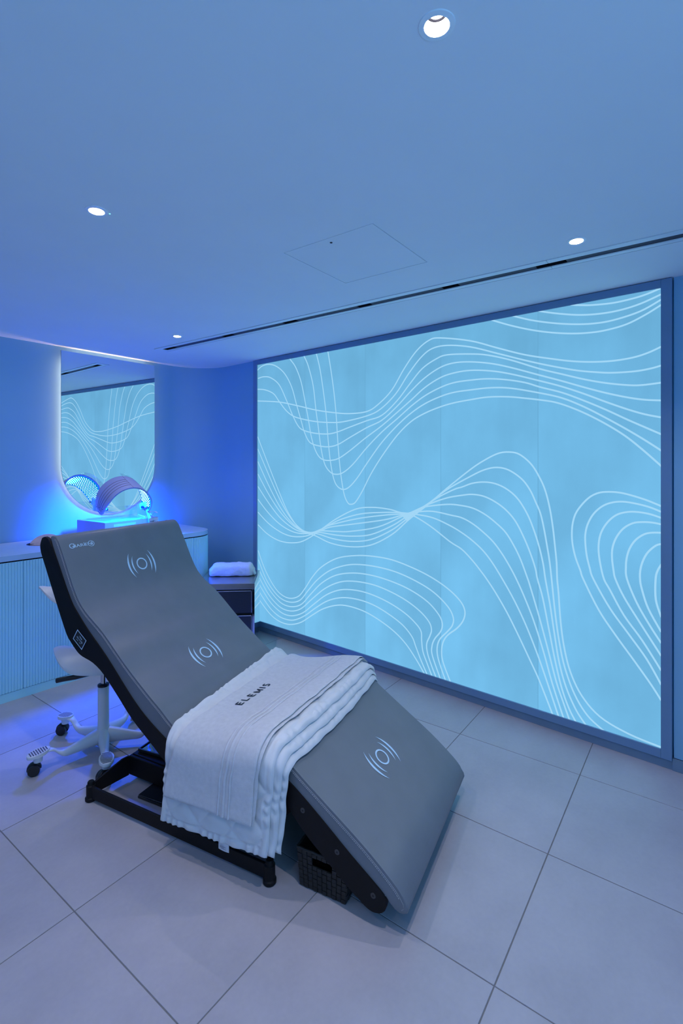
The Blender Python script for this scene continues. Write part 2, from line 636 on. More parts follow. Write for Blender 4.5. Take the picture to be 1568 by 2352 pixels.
# ------------------------------------------------------------------ backlit wall
# printed lines, as (distance along the wall, height) in millimetres
LINES = """
3443,2037 3162,2006 2927,1956 2724,1908 2519,1874 2381,1860 2223,1865 2123,1907 2002,2000 1898,2139 1798,2248 1702,2304 1619,2306 1407,2254 1232,2184 1069,2121 917,2077 810,2050 708,2033 610,2026 518,2031 452,2046 396,2068
3443,2141 3341,2126 3232,2083 3162,2012 3076,1929 2993,1878 2895,1849 2739,1819 2590,1804 2449,1802 2223,1833 2098,1875 1967,1973 1865,2097 1766,2197 1681,2245 1569,2250 1407,2216 1232,2151 1069,2089 925,2039 787,1997 678,1974 609,1964 510,1960 440,1966 393,1976
3438,2236 3359,2243 3268,2224 3162,2154 3076,2023 2993,1878 2927,1788 2863,1752 2739,1725 2605,1715 2505,1727 2381,1759 2223,1798 2086,1830 1956,1924 1853,2029 1755,2122 1650,2173 1569,2189 1407,2172 1292,2149 1149,2100 981,2028 862,1985 750,1945 643,1914 542,1893 478,1887 393,1891
3443,2311 3378,2340 3295,2344 3197,2315 3093,2240 3009,2121 2952,1973 2903,1850 2863,1746 2816,1671 2769,1640 2679,1621 2590,1615 2498,1631 2381,1681 2223,1747 2086,1795 1956,1885 1842,1981 1734,2059 1619,2114 1520,2131 1407,2123 1274,2096 1149,2056 981,1992 862,1947 750,1902 643,1862 542,1830 465,1812 393,1803
3039,2368 3022,2348 2960,2277 2895,2144 2839,1936 2808,1811 2785,1710 2747,1609 2701,1542 2649,1514 2576,1509 2491,1525 2381,1582 2236,1671 2086,1756 1956,1842 1842,1919 1734,1994 1619,2047 1520,2067 1407,2070 1274,2051 1149,2018 981,1960 862,1916 750,1867 643,1815 542,1769 465,1739 393,1719
2871,2370 2860,2351 2816,2271 2762,2109 2731,1912 2709,1795 2694,1707 2671,1586 2634,1476 2576,1417 2519,1402 2449,1416 2354,1478 2223,1600 2086,1711 1956,1798 1842,1877 1734,1939 1619,1983 1520,2005 1407,2009 1300,2006 1190,1990 1069,1960 981,1925 862,1883 750,1830 643,1774 542,1716 465,1674 393,1635
2730,2371 2724,2351 2686,2227 2649,2043 2624,1889 2612,1780 2598,1649 2576,1498 2547,1380 2512,1317 2456,1289 2394,1305 2314,1375 2210,1499 2086,1637 1956,1750 1842,1830 1734,1886 1619,1924 1520,1943 1407,1948 1274,1949 1149,1934 981,1891 862,1853 750,1797 643,1731 542,1664 465,1609 393,1554
2605,2369 2601,2350 2569,2197 2540,2033 2519,1872 2507,1732 2498,1626 2484,1498 2463,1361 2435,1246 2401,1190 2370,1180 2327,1199 2262,1284 2185,1408 2086,1538 1956,1682 1842,1773 1734,1823 1619,1857 1520,1876 1407,1887 1292,1894 1165,1885 1069,1869 981,1852 901,1833 824,1802 735,1756 643,1699 555,1635 478,1564 393,1477
817,2359 761,2346 708,2336 610,2327 518,2331 458,2340 400,2356
991,2361 976,2354 880,2323 775,2296 675,2283 579,2283 488,2297 396,2326
1149,2364 1133,2357 1030,2314 917,2278 810,2252 708,2237 610,2237 488,2259 396,2300
1274,2361 1257,2353 1149,2304 1030,2258 917,2224 810,2201 721,2191 642,2191 548,2205 464,2238 396,2274
3441,1719 3286,1449 3145,1214 3059,1084 2960,982 2863,928 2739,909 2576,868 2381,861 2185,895 2002,988 1876,1091 1798,1151 1712,1214 1569,1330 1407,1452 1318,1508 1232,1549 1165,1558 1100,1544 1030,1485 980,1403 950,1330 927,1235 911,1133 900,1032 891,938 888,849 881,774 870,619 852,483 819,352 761,239 671,155 539,112 397,96
3439,1610 3286,1371 3145,1167 3026,1034 2927,962 2832,927 2709,926 2547,904 2367,903 2185,935 2002,1020 1881,1104 1793,1160 1702,1226 1569,1321 1407,1409 1318,1450 1240,1466 1165,1452 1087,1401 1038,1338 1005,1268 980,1209 961,1129 944,1034 930,948 918,844 900,668 878,508 848,368 797,235 733,142 657,89 631,76
3439,1499 3304,1304 3162,1125 3042,1016 2927,953 2816,929 2694,940 2519,935 2354,943 2185,971 2002,1049 1887,1118 1787,1174 1640,1264 1520,1323 1466,1340 1395,1366 1317,1376 1242,1367 1170,1335 1107,1281 1053,1197 1016,1109 986,1015 964,921 952,839 927,702 904,549 878,391 841,261 790,153 741,88 733,77
3438,1388 3304,1225 3162,1083 3026,988 2911,940 2800,928 2679,953 2519,963 2381,976 2123,1031 1910,1124 1787,1180 1691,1224 1569,1267 1466,1288 1395,1297 1317,1288 1242,1256 1177,1211 1122,1150 1076,1066 1038,979 1008,892 996,832 966,727 931,551 896,378 863,247 826,149 791,88 782,75
3438,1278 3304,1147 3162,1030 3026,959 2911,927 2785,929 2664,960 2576,992 2314,1040 2062,1088 1910,1133 1798,1170 1734,1199 1569,1225 1466,1223 1386,1210 1309,1177 1242,1132 1181,1079 1130,1003 1091,927 1051,824 1041,795 989,627 938,446 893,277 855,171 824,88 819,75
3438,1164 3304,1056 3162,971 3026,924 2911,911 2785,926 2664,971 2576,1008 2314,1076 2062,1121 1910,1140 1777,1164 1671,1173 1539,1157 1466,1146 1395,1116 1326,1071 1259,1016 1202,948 1154,876 1118,813 1074,724 1017,589 962,425 915,263 854,86 848,72
3438,1050 3304,965 3162,906 3042,880 2927,882 2816,904 2694,955 2590,1007 2463,1062 2275,1115 2086,1138 1933,1147 1798,1144 1671,1130 1549,1090 1466,1052 1395,1010 1326,957 1267,892 1202,800 1132,689 1065,562 1001,415 946,270 881,87 876,71
3438,939 3322,873 3197,832 3093,820 2993,825 2895,845 2785,896 2664,971 2519,1059 2327,1146 2173,1169 2026,1165 1933,1149 1831,1136 1691,1073 1549,987 1466,947 1395,887 1343,833 1301,785 1244,711 1174,606 1107,488 1041,364 993,272 946,166 912,86 904,69
390,1280 453,1307 514,1327 572,1341 626,1344 676,1337 721,1312 762,1267 792,1218 807,1163 811,1105 807,1048 792,980 768,914 753,869 678,719 598,603 514,493 440,393 396,326
390,1252 443,1274 504,1289 566,1296 620,1287 665,1263 704,1221 730,1169 742,1118 743,1068 736,999 721,933 703,877 624,737 539,623 459,515 396,403
390,1223 443,1240 493,1247 540,1245 588,1229 626,1196 656,1150 673,1100 678,1037 670,964 652,885 624,833 559,713 477,602 396,473
390,1192 433,1199 478,1198 519,1189 561,1159 593,1111 611,1057 614,1002 607,937 598,893 559,807 489,692 396,545
390,1152 433,1149 468,1138 504,1108 530,1066 545,1017 550,963 545,901 502,789 446,687 396,608
390,1098 418,1087 453,1049 475,1002 486,954 487,910 480,864 452,770 396,663
390,1005 410,967 420,920 419,818 396,736
3435,710 3354,570 3252,450 3154,379 3039,357 2928,393 2848,476 2769,576 2668,671 2506,759 2322,802 2164,816 2001,812 1835,781 1690,739 1565,683 1477,619 1445,561 1456,501 1499,442 1565,383 1598,330 1609,266 1598,199 1548,92 1542,74
3431,628 3333,477 3232,386 3134,336 3020,327 2910,364 2821,455 2718,559 2586,652 2443,710 2308,738 2136,745 1962,731 1798,692 1667,641 1565,568 1526,506 1531,455 1565,408 1621,345 1641,289 1638,229 1615,164 1581,88 1576,74
3427,546 3313,413 3212,336 3115,294 3002,293 2892,335 2787,436 2668,543 2521,626 2352,668 2178,677 2001,660 1847,626 1714,571 1632,504 1604,450 1615,397 1661,335 1681,279 1676,219 1619,89 1612,76
3423,477 3313,359 3212,289 3115,254 3002,257 2892,301 2769,402 2635,505 2490,577 2352,607 2178,612 2027,590 1885,550 1773,497 1702,439 1684,391 1696,348 1720,291 1714,230 1684,156 1653,93 1646,76
3418,409 3292,295 3193,239 3096,212 2992,220 2874,269 2752,362 2618,459 2474,522 2322,544 2178,538 2027,508 1897,462 1810,411 1764,364 1759,302 1749,232 1720,167 1684,94 1676,76
3418,343 3292,240 3193,190 3096,173 2983,186 2857,247 2735,334 2602,416 2459,465 2308,479 2164,466 2027,426 1910,374 1835,311 1804,250 1767,175 1720,92 1711,76
3416,272 3292,186 3193,146 3096,134 3002,146 2892,189 2769,271 2651,344 2506,399 2382,413 2235,401 2095,362 1975,311 1885,251 1810,175 1743,93 1734,75
"""
PX = 2.890                                # front of the lit sheets
lw = thing('light_wall', 'floor to ceiling backlit pale blue wall panel with white wavy lines in blue-grey frame', 'light panel', (PX, 1.92, 0))
PY0, PY1, PZ0, PZ1 = 0.397, 3.445, 0.090, 2.356
seams = [PY0, 0.993, 1.615, 2.236, 2.856, PY1]
for a, b in zip(seams, seams[1:]):
    o = MB().box((0.0, 0, 0), (0.0006, b - a - 0.0034, PZ1 - PZ0 + 0.01)).build('lit_sheet', M['panel'], lw, smooth=False)
    o.location = (0, (a + b) / 2 - 1.92, (PZ0 + PZ1) / 2)
MB().box((0.0010, 0, 0), (0.001, PY1 - PY0, PZ1 - PZ0)).build('back_sheet', M['panel_seam'], lw, smooth=False).location = (0, (PY0 + PY1) / 2 - 1.92, (PZ0 + PZ1) / 2)
# frame: two stiles, two rails, standing 9 mm proud
FX = -0.009


def rail(y0, y1, z0, z1):
    MB().box(((FX + 0.03) / 2, (y0 + y1) / 2 - 1.92, (z0 + z1) / 2), (0.03 - FX, y1 - y0, z1 - z0), bev=0.0012).build('frame_rail', M['frame'], lw, smooth=False)


rail(0.351, PY0, 0.047, H - 0.004)
rail(PY1, 3.493, 0.047, H - 0.004)
rail(PY0 + 0.0003, PY1 - 0.0003, 0.047, PZ0)
rail(PY0 + 0.0003, PY1 - 0.0003, PZ1, H - 0.004)
MB().box((0.018, 0, 0.0235), (0.03, 3.142, 0.046)).build('kick_strip', M['kick'], lw, smooth=False)
for row in LINES.strip().split('\n'):
    P = [tuple(float(q) / 1000 for q in t.split(',')) for t in row.split()]
    C_ = catmull(P, 5)
    mb = MB()
    L0, L1 = [], []
    for i, p in enumerate(C_):
        a, b = C_[max(i - 1, 0)], C_[min(i + 1, len(C_) - 1)]
        dx, dy = b[0] - a[0], b[1] - a[1]
        l_ = math.hypot(dx, dy) or 1
        nx, ny = -dy / l_ * 0.0046, dx / l_ * 0.0046

        def cl(y, z):
            return Vector((-0.0006, min(max(y, PY0 - 0.004), PY1 + 0.004) - 1.92, min(max(z, PZ0 - 0.004), PZ1 + 0.004)))
        L0.append(mb.bm.verts.new(cl(p[0] + nx, p[1] + ny)))
        L1.append(mb.bm.verts.new(cl(p[0] - nx, p[1] - ny)))
    for i in range(len(C_) - 1):
        mb.bm.faces.new((L0[i], L1[i], L1[i + 1], L0[i + 1]))
    mb.build('printed_line', M['line'], lw, smooth=False)
# the flare where the middle bundle of lines knots together
mb = MB()
for knot in ([(1938, 1153), (1876, 1148), (1815, 1151), (1868, 1096), (1884, 1096)],):
    f = [mb.bm.verts.new((-0.0008, y / 1000 - 1.92, z / 1000)) for y, z in knot]
    mb.bm.faces.new(f)
mb.build('printed_knot', M['line'], lw, smooth=False)

# ------------------------------------------------------------------ mirror
MX0, MX1, MZT, MZC = 1.534, 2.334, 2.365, 1.468
MR = (MX1 - MX0) / 2
mcx = (MX0 + MX1) / 2
MFY = YB - 0.055


def u_shape(inset, k=32):
    pts = [(MX0 + inset - mcx, MZT - inset), (MX0 + inset - mcx, MZC)]
    for i in range(1, k):
        a = PI + PI * i / k
        pts.append(((MR - inset) * cos(a), MZC + (MR - inset) * sin(a)))
    pts += [(MX1 - inset - mcx, MZC), (MX1 - inset - mcx, MZT - inset)]
    return pts


mir = thing('wall_mirror', 'frameless mirror with rounded bottom and warm light glowing behind it', 'mirror', (mcx, YB - 0.010, 0), WA)
MB().prism(u_shape(0.0), lambda a, b, d: (a, d, b), -0.045, -0.045 + 0.0015).build('mirror_glass', M['mirror'], mir, smooth=False)
MB().prism(u_shape(0.0), lambda a, b, d: (a, d, b), -0.045 + 0.0016, -0.045 + 0.007).build('backing_board', M['mirror_edge'], mir, smooth=False)
MB().prism(u_shape(0.062), lambda a, b, d: (a, d, b), -0.045 + 0.0071, -0.001).build('housing', M['white_metal'], mir, smooth=False)


def strip(pts, material):
    mb = MB()
    n = len(pts)
    for i in range(n - 1):
        (a, b), (c, d) = pts[i], pts[i + 1]
        q = [mb.bm.verts.new(v) for v in ((a, -0.034, b), (c, -0.034, d), (c, -0.014, d), (a, -0.014, b))]
        mb.bm.faces.new(q)
    mb.build('led_strip', material, mir, smooth=False)


ring_ = u_shape(0.058)
strip(ring_[:25], M['halo'])
strip(ring_[24:], M['halo_dim'])
strip([ring_[-1], ring_[0]], M['halo_top'])

# ------------------------------------------------------------------ fluted cabinet and its worktop
CX0, CX1, CY, CR = 0.22, 2.575, 3.600, 0.20
WZ0, WZ1 = 0.878, 0.912
PITCH, FD = 0.0166, 0.0070
cab = thing('fluted_cabinet', 'long low pale blue cabinet with fluted doors and rounded end', 'cabinet', (CX0, CY, 0))


def corner_outline(inset):
    """front line, rounded right corner, right side, back; as (x, y) from the cabinet origin"""
    r = CR - inset
    pts = [(0.0, inset), (CX1 - CX0 - CR, inset)]
    for k in range(1, 13):
        a = -PI / 2 + k / 12 * PI / 2
        pts.append((CX1 - CX0 - CR + r * cos(a), CR + r * sin(a)))
    pts += [(CX1 - CX0 - inset, wall_y(CX1) - CY - 0.022), (0.0, wall_y(CX0) - CY - 0.010)]
    return pts


MB().prism(corner_outline(0.018), lambda a, b, d: (a, b, d), 0.056, 0.785).build('carcass', M['black'], cab, smooth=False)
MB().prism(corner_outline(0.004), lambda a, b, d: (a, b, d), 0.0, 0.055).build('plinth', M['cabinet'], cab, angle=25)


def flute_sheet(name, path, x_off=0.0):
    """vertical half-round flutes along a path of (x, y, nx, ny) at equal spacing"""
    mb = MB()
    z0, z1 = 0.058, WZ0 - 0.008
    prev = None
    for (x, y, nx, ny) in path:
        a = mb.bm.verts.new((x, y, z0))
        b = mb.bm.verts.new((x, y, z1))
        if prev:
            mb.bm.faces.new((prev[0], a, b, prev[1]))
        prev = (a, b)
    return mb.build(name, M['cabinet'], cab, angle=60, fix=False)


def front_path(x0, x1):
    n = max(1, round((x1 - x0) / PITCH))
    p = (x1 - x0) / n
    out = [(x0, 0.016, 0, -1)]
    for k in range(n):
        for s in range(7):
            a = PI * s / 6
            out.append((x0 + p * k + p / 2 - (p / 2) * cos(a) * 0.97, 0.006 - FD * sin(a), 0, -1))
    out.append((x1, 0.016, 0, -1))
    return out


edges_x = [0.0, 0.433, 0.884, 1.335, 1.786, CX1 - CX0 - CR - 0.03]
for a, b in zip(edges_x, edges_x[1:]):
    flute_sheet('door', front_path(a + 0.0012, b - 0.0012))
end = front_path(edges_x[-1] + 0.0012, CX1 - CX0 - CR)[:-1]
nc = round(PI / 2 * CR / PITCH)
for k in range(nc):
    for s in range(7):
        a = -PI / 2 + PI / 2 * (k + 0.5 - 0.485 * cos(PI * s / 6)) / nc
        r = CR - 0.006 + FD * sin(PI * s / 6)
        end.append((CX1 - CX0 - CR + r * cos(a), CR + r * sin(a), 0, 0))
ns = round((YB - CY - CR - 0.01) / PITCH)
for k in range(ns):
    for s in range(7):
        end.append((CX1 - CX0 - 0.006 + FD * sin(PI * s / 6), CR + PITCH * (k + 0.5 - 0.485 * cos(PI * s / 6)), 0, 0))
flute_sheet('rounded_end', end)

wt = thing('worktop', 'pale blue counter slab with rounded end lying on the fluted cabinet', 'countertop', (CX0, CY, WZ0))
HOLE = (1.353 - CX0, 3.954 - CY)
HR = 0.118
mb = MB()
outl = corner_outline(0.0)
hole = [(HOLE[0] + HR * cos(2 * PI * k / 36), HOLE[1] + HR * sin(2 * PI * k / 36)) for k in range(36)]
edges = []
for lp in (outl, hole):
    vv = [mb.bm.verts.new((x, y, 0)) for x, y in lp]
    for k in range(len(vv)):
        edges.append(mb.bm.edges.new((vv[k], vv[(k + 1) % len(vv)])))
bmesh.ops.triangle_fill(mb.bm, use_beauty=True, edges=edges)
r = bmesh.ops.extrude_face_region(mb.bm, geom=mb.bm.faces[:])
bmesh.ops.translate(mb.bm, vec=(0, 0, WZ1 - WZ0), verts=[v for v in r['geom'] if isinstance(v, bmesh.types.BMVert)])
mb.build('slab', M['worktop'], wt, angle=30)
MB().box(((CX1 - CX0) / 2 - 0.1, 0.06, -0.0037), (CX1 - CX0 - 0.3, 0.07, 0.007)).build('shadow_gap', M['black'], wt, smooth=False)
o = MB().lathe([(HR - 0.001, 0.0), (HR - 0.001, 0.0345), (HR - 0.012, 0.0345), (HR - 0.012, 0.0)], n=40, closed=True).build('hole_ring', M['black'], wt)
o.location = (HOLE[0], HOLE[1], 0)

flap = thing('waste_flap', 'round beige swing flap standing tilted in the counter opening behind the bed', 'lid', (CX0 + HOLE[0], CY + HOLE[1], WZ1 - 0.004), math.radians(-30))
o = MB().lathe([(0.002, 0.006), (0.06, 0.005), (0.098, 0.0), (0.101, -0.004), (0.098, -0.008), (0.002, -0.008)], n=40).build('disc', M['beige'], flap)
o.rotation_euler = (math.radians(38), 0, 0)
MB().cyl((-0.104, 0, 0), (0.104, 0, 0), 0.0035).build('pivot', M['steel_grey'], flap)

# ------------------------------------------------------------------ ceiling fittings
vent = thing('slot_vent', 'long black ceiling slot diffuser with thin pale flanges above the lit wall', 'air vent', (SLOT0.x, SLOT0.y, H), GA)
VL = 4.9
JY = -2.99                                 # butt joint between the two diffuser lengths


def vbox(name, m_, x0, x1, y0, y1, z0, z1, bev=0.0):
    return MB().box(((x0 + x1) / 2, (y0 + y1) / 2, (z0 + z1) / 2), (x1 - x0, y1 - y0, z1 - z0), bev=bev).build(name, m_, vent, smooth=False)


G0, G1 = -0.0245, 0.0245
for (y0, y1) in ((JY + 0.001, -0.002), (-VL + 0.002, JY - 0.001)):
    vbox('flange', M['white_metal'], -SW + 0.0030, G0, y0, y1, -0.003, 0.001)
    vbox('flange', M['white_metal'], G1, SW - 0.012, y0, y1, -0.003, 0.001)
vbox('flange', M['white_metal'], G0, G1, -0.055, -0.002, -0.003, 0.001)
vbox('channel_side', M['dark'], G0 - 0.002, G0, -VL, 0, 0.001, 0.07)
vbox('channel_side', M['dark'], G1, G1 + 0.002, -VL, 0, 0.001, 0.07)
vbox('channel_top', M['dark'], -SW, SW, -VL, 0, 0.07, 0.074)
cuts = [-0.055, -0.19, -0.75, -0.86, -1.34, -1.46, -1.93, -2.02, -2.46, -2.55, -2.93, -3.06, -VL]
for a, b in zip(cuts[1::2], cuts[2::2]):
    vbox('deflector', M['baffle'], G0 + 0.001, G1 - 0.001, b, a, 0.002, 0.005)

hatch = thing('access_hatch', 'square flush ceiling access hatch with a thin dark gap and key hole', 'hatch', (HC.x, HC.y, H), GA)
mb = MB().box((0, 0, 0.0066), (2 * HS - 0.0075, 2 * HS - 0.0075, 0.0125))
mb.build('hatch_door', M['ceiling'], hatch, smooth=False)
MB().box((0, 0, 0.02), (2 * HS + 0.02, 2 * HS + 0.02, 0.004)).build('liner', M['dark'], hatch, smooth=False)
o = MB().cyl((0, 0, -0.001), (0, 0, 0.002), 0.0055, n=16).build('key_hole', M['dark'], hatch)
o.location = (-HS + 0.04, 0.0, 0)

names = ['largest recessed white downlight, nearest the camera and far from the ceiling slot',
         'recessed white downlight with a tiny green indicator right beside it',
         'recessed white downlight close beside the near stretch of the ceiling slot',
         'small recessed white downlight near the far end of the ceiling slot']
for (x, y), lb in zip(DOWN, names):
    d = thing('downlight', lb, 'ceiling light', (x, y, H), 0, 'recessed downlights')
    MB().lathe([(0.0255, -0.0035), (0.037, -0.0025), (0.0375, 0.0), (0.0305, 0.0005), (0.0262, 0.004)], n=40, closed=True).build('trim_ring', M['white_metal'], d)
    MB().lathe([(0.0262, 0.0), (0.0225, 0.025), (0.0235, 0.025), (0.0275, 0.0)], n=40, closed=True).build('reflector', M['reflector'], d)
    MB().lathe([(0.0165, 0.0252), (0.0165, 0.0262), (0.0240, 0.0262), (0.0240, 0.0252)], n=40, closed=True).build('baffle_ring', M['ringblack'], d)
    MB().lathe([(0.0002, 0.0272), (0.0235, 0.0272), (0.0235, 0.038), (0.0002, 0.038)], n=32).build('lamp_disc', M['lampdisc'], d)
ind = MB().lathe([(0.0002, -0.0015), (0.0022, -0.001), (0.0028, 0.0)], n=14).build('indicator_light', M['indicator'])
ind.location = (0.83, 1.809, H)
tag(ind, 'tiny green indicator light in the ceiling beside a downlight', 'indicator')

# ------------------------------------------------------------------ treatment bed
BED_O, BED_A = (1.4729, 1.8465, 0), math.radians(-76.45)
bed = thing('treatment_bed', 'grey padded wave-shaped treatment bed with black side plates on low black base', 'bed', BED_O, BED_A)
HWID = 0.3775
TOP = [(-.842, 1.150), (-.803, 1.141), (-.758, 1.066), (-.67, .902), (-.605, .828), (-.482, .747), (-.345, .634), (-.209, .536), (-.139, .490), (-.07, .441),
       (.0, .411), (.08, .404), (.20, .424), (.32, .454), (.43, .464), (.49, .438), (.55, .398), (.627, .347), (.779, .246), (.88, .166), (.912, .132)]
BOT = [(.852, .112), (.837, .129), (.728, .206), (.622, .286), (.52, .358), (.459, .391), (.40, .402), (.30, .380), (.18, .350), (.08, .336), (.0, .340), (-.078, .366), (-.158, .406),
       (-.242, .458), (-.325, .526), (-.459, .650), (-.578, .745), (-.65, .812), (-.702, .871), (-.79, 1.025), (-.835, 1.105)]
LOW = [(-.905, 1.139), (-.919, 1.116), (-.921, 1.082), (-.905, 1.046), (-.878, .994), (-.832, .904), (-.775, .795), (-.725, .705), (-.702, .680), (-.65, .638), (-.613, .622), (-.542, .606), (-.471, .568),
       (-.38, .49), (-.294, .414), (-.178, .336), (-.134, .306), (-.085, .274), (-.03, .252), (.06, .244), (.18, .258), (.30, .288), (.38, .316), (.42, .326), (.455, .318),
       (.546, .228), (.634, .160), (.728, .093), (.769, .068), (.790, .056), (.812, .051), (.836, .056), (.853, .070), (.860, .092)]


def curve2(P, k=4):
    return catmull(P, k)


top_l = curve2(TOP, 4)
bot_l = curve2(BOT, 3)
foot_cap = [(.927, .112), (.931, .098), (.926, .085), (.914, .078), (.900, .077), (.884, .082), (.866, .096)]
head_cap = [(-.849, 1.128), (-.853, 1.139), (-.851, 1.147)]
cush = top_l + foot_cap + bot_l + head_cap
cushion = MB().prism(cush, lambda a, b, d: (a, d, b), -HWID, HWID, bev=0.014, seg=4).build('cushion', M['cushion'], bed, angle=50)


def inset_line(P, d):
    out = []
    for i, p in enumerate(P):
        a, b = P[max(i - 1, 0)], P[min(i + 1, len(P) - 1)]
        dx, dy = b[0] - a[0], b[1] - a[1]
        l_ = math.hypot(dx, dy)
        out.append((p[0] + dy / l_ * d, p[1] - dx / l_ * d))
    return out


seam_l = inset_line(top_l[3:], 0.0115) + [(.913, .110), (.915, .097), (.908, .090)]
for sy in (-1, 1):
    MB().tube([(a, sy * (HWID - 0.0008), b) for a, b in seam_l], 0.0018, 6).build('piping', M['cord'], cushion)
    st = inset_line(top_l[3:], 0.0160)
    mb = MB()
    acc = 0.0
    for i in range(len(st) - 1):
        p, q = Vector((st[i][0], 0, st[i][1])), Vector((st[i + 1][0], 0, st[i + 1][1]))
        n = max(1, round((q - p).length / 0.007))
        for k in range(n):
            a, b = p.lerp(q, (k + 0.15) / n), p.lerp(q, (k + 0.85) / n)
            y = sy * (HWID + 0.0006)
            m_ = (a + b) / 2
            mb.box((m_.x, y, m_.z), ((b - a).length, 0.0012, 0.0012), ry=-math.atan2(q.z - p.z, q.x - p.x))
    o = mb.build('stitching', M['stitch'], cushion, smooth=False)
    o['kind'] = 'stuff'

plate_poly = [(.852, .110)] + [p for p in bot_l[1:] if True] + [(-.848, 1.122), (-.868, 1.139), (-.888, 1.144)] + curve2(LOW, 3)


def plate(y0, y1):
    p = MB().prism(plate_poly, lambda a, b, d: (a, d, b), y0, y1, bev=0.0015, seg=2).build('side_plate', M['steel_black'], bed, angle=40)
    s = -1 if y0 < 0 else 1
    yo = y0 if s < 0 else y1
    for (a, b) in ((.548, .295), (.682, .198), (.813, .104)):
        sc = MB().cyl((a, yo - s * 0.001, b), (a, yo + s * 0.0012, b), 0.0095, 0.0088, 20)
        so = sc.build('screw', M['steel_grey'], p)
        so2 = MB().cyl((a, yo, b), (a, yo + s * 0.0016, b), 0.0036, n=6).build('screw_socket', M['black'], p)
    return p


near_plate = plate(-HWID - 0.006, -HWID + 0.010)
plate(HWID - 0.010, HWID + 0.006)
# underside tray between the plates
mb = MB()
tray = curve2(BOT[1:-1], 3)
A_ = [mb.bm.verts.new((a, -HWID + 0.012, b - 0.001)) for a, b in tray]
B_ = [mb.bm.verts.new((a, HWID - 0.012, b - 0.001)) for a, b in tray]
for i in range(len(tray) - 1):
    mb.bm.faces.new((A_[i], A_[i + 1], B_[i + 1], B_[i]))
r = bmesh.ops.extrude_face_region(mb.bm, geom=mb.bm.faces[:])
bmesh.ops.translate(mb.bm, vec=(-0.004, 0, -0.012), verts=[v for v in r['geom'] if isinstance(v, bmesh.types.BMVert)])
mb.build('under_tray', M['steel_black'], bed, angle=50)

# badge on the near plate
bc = Vector((-.630, 0, .696))
be = Vector((.066, 0, -.045)).normalized()
bu = Vector((.045, 0, .066)).normalized()
YB_ = -HWID - 0.006


def badge_pt(a, b, d):
    p = bc + be * a + bu * b
    return (p.x, YB_ - d, p.z)


bw, bh = 0.037, 0.0285
mb = MB().prism([(-bw, -bh), (bw, -bh), (bw, bh), (-bw, bh)], badge_pt, 0.0, 0.0015, 0.0004, 1)
badge = mb.build('badge', M['plastic_black'], near_plate, smooth=False)
mb = MB()
for q in ([(-bw, -bh), (bw, -bh), (bw - .0035, -bh + .0035), (-bw + .0035, -bh + .0035)], [(-bw, bh), (-bw + .0035, bh - .0035), (bw - .0035, bh - .0035), (bw, bh)],
          [(-bw, -bh), (-bw + .0035, -bh + .0035), (-bw + .0035, bh - .0035), (-bw, bh)], [(bw, -bh), (bw, bh), (bw - .0035, bh - .0035), (bw - .0035, -bh + .0035)]):
    mb.bm.faces.new([mb.bm.verts.new(badge_pt(a, b, 0.0021)) for a, b in q])
mb.build('badge_border', M['print'], near_plate, smooth=False)


def logo_marks(mb, fn, s):
    """the maker's word mark: large G, small capitals, the tail ringed; s = overall length"""
    v, f = text_polys('G', 0.27)
    add_flat(mb, (v, f), lambda a, b: fn(a * s, (b - 0.02) * s))
    add_flat(mb, (v, f), lambda a, b: fn((a + 0.008) * s, (b - 0.02) * s))
    glyphs = []
    for ch, sz in (('l', 0.225), ('I', 0.16), ('A', 0.165), ('R', 0.165), ('i', 0.22), ('E', 0.165), ('N', 0.165), ('i', 0.21)):
        v, f = text_polys(ch, sz)
        x0 = min(p[0] for p in v)
        glyphs.append((ch, [(p[0] - x0, p[1]) for p in v], f, max(p[0] for p in v) - x0))
    gap = 0.020
    st_ = (0.945 - 0.190 - gap * (len(glyphs) - 1)) / sum(g[3] for g in glyphs)
    x = 0.190
    for ch, v, f, w_ in glyphs:
        for off in (0.0, 0.008):
            add_flat(mb, (v, f), lambda a, b: fn((x + a * st_ + off) * s, b * s))
        if ch == 'l':
            mb.bm.faces.new([mb.bm.verts.new(fn(p[0] * s, p[1] * s)) for p in stroke((x + 0.02, 0.06), (x + 0.06, 0.06), 0.02)])
        x += w_ * st_ + gap
    add_flat(mb, arc_band(0.885, 0.055, 0.105, 0.018, -2.6, 3.1, 30, sx=1.15), lambda a, b: fn(a * s, b * s))


mb = MB()
logo_marks(mb, lambda a, b: badge_pt(a - 0.023, b - 0.004, 0.0019), 0.046)
for k, (a0, a1, b) in enumerate(((-.010, .002, .0135), (-.006, .014, .0095), (-.018, -.004, -.0125), (.004, .016, -.0125))):
    mb.bm.faces.new([mb.bm.verts.new(badge_pt(p[0], p[1], 0.0019)) for p in stroke((a0, b), (a1, b), 0.002)])
add_flat(mb, arc_band(.007, .0105, .0028, .0014, 0, 2 * PI, 14), lambda a, b: badge_pt(a, b, 0.0019))
mb.build('badge_print', M['print'], near_plate, smooth=False)

# printed marks on the cushion: positions are (length along the padding from the head, across)
arcL = [0.0]
base_i = 4
pl = top_l[base_i:]
for p, q in zip(pl, pl[1:]):
    arcL.append(arcL[-1] + math.hypot(q[0] - p[0], q[1] - p[1]))


def on_cushion(a, y, lift=0.0012):
    i = 0
    while i < len(arcL) - 2 and arcL[i + 1] < a:
        i += 1
    t = (a - arcL[i]) / (arcL[i + 1] - arcL[i])
    p, q = pl[i], pl[i + 1]
    l_ = arcL[i + 1] - arcL[i]
    nx, nz = -(q[1] - p[1]) / l_, (q[0] - p[0]) / l_
    return Vector((p[0] + (q[0] - p[0]) * t + nx * lift, y, p[1] + (q[1] - p[1]) * t + nz * lift))


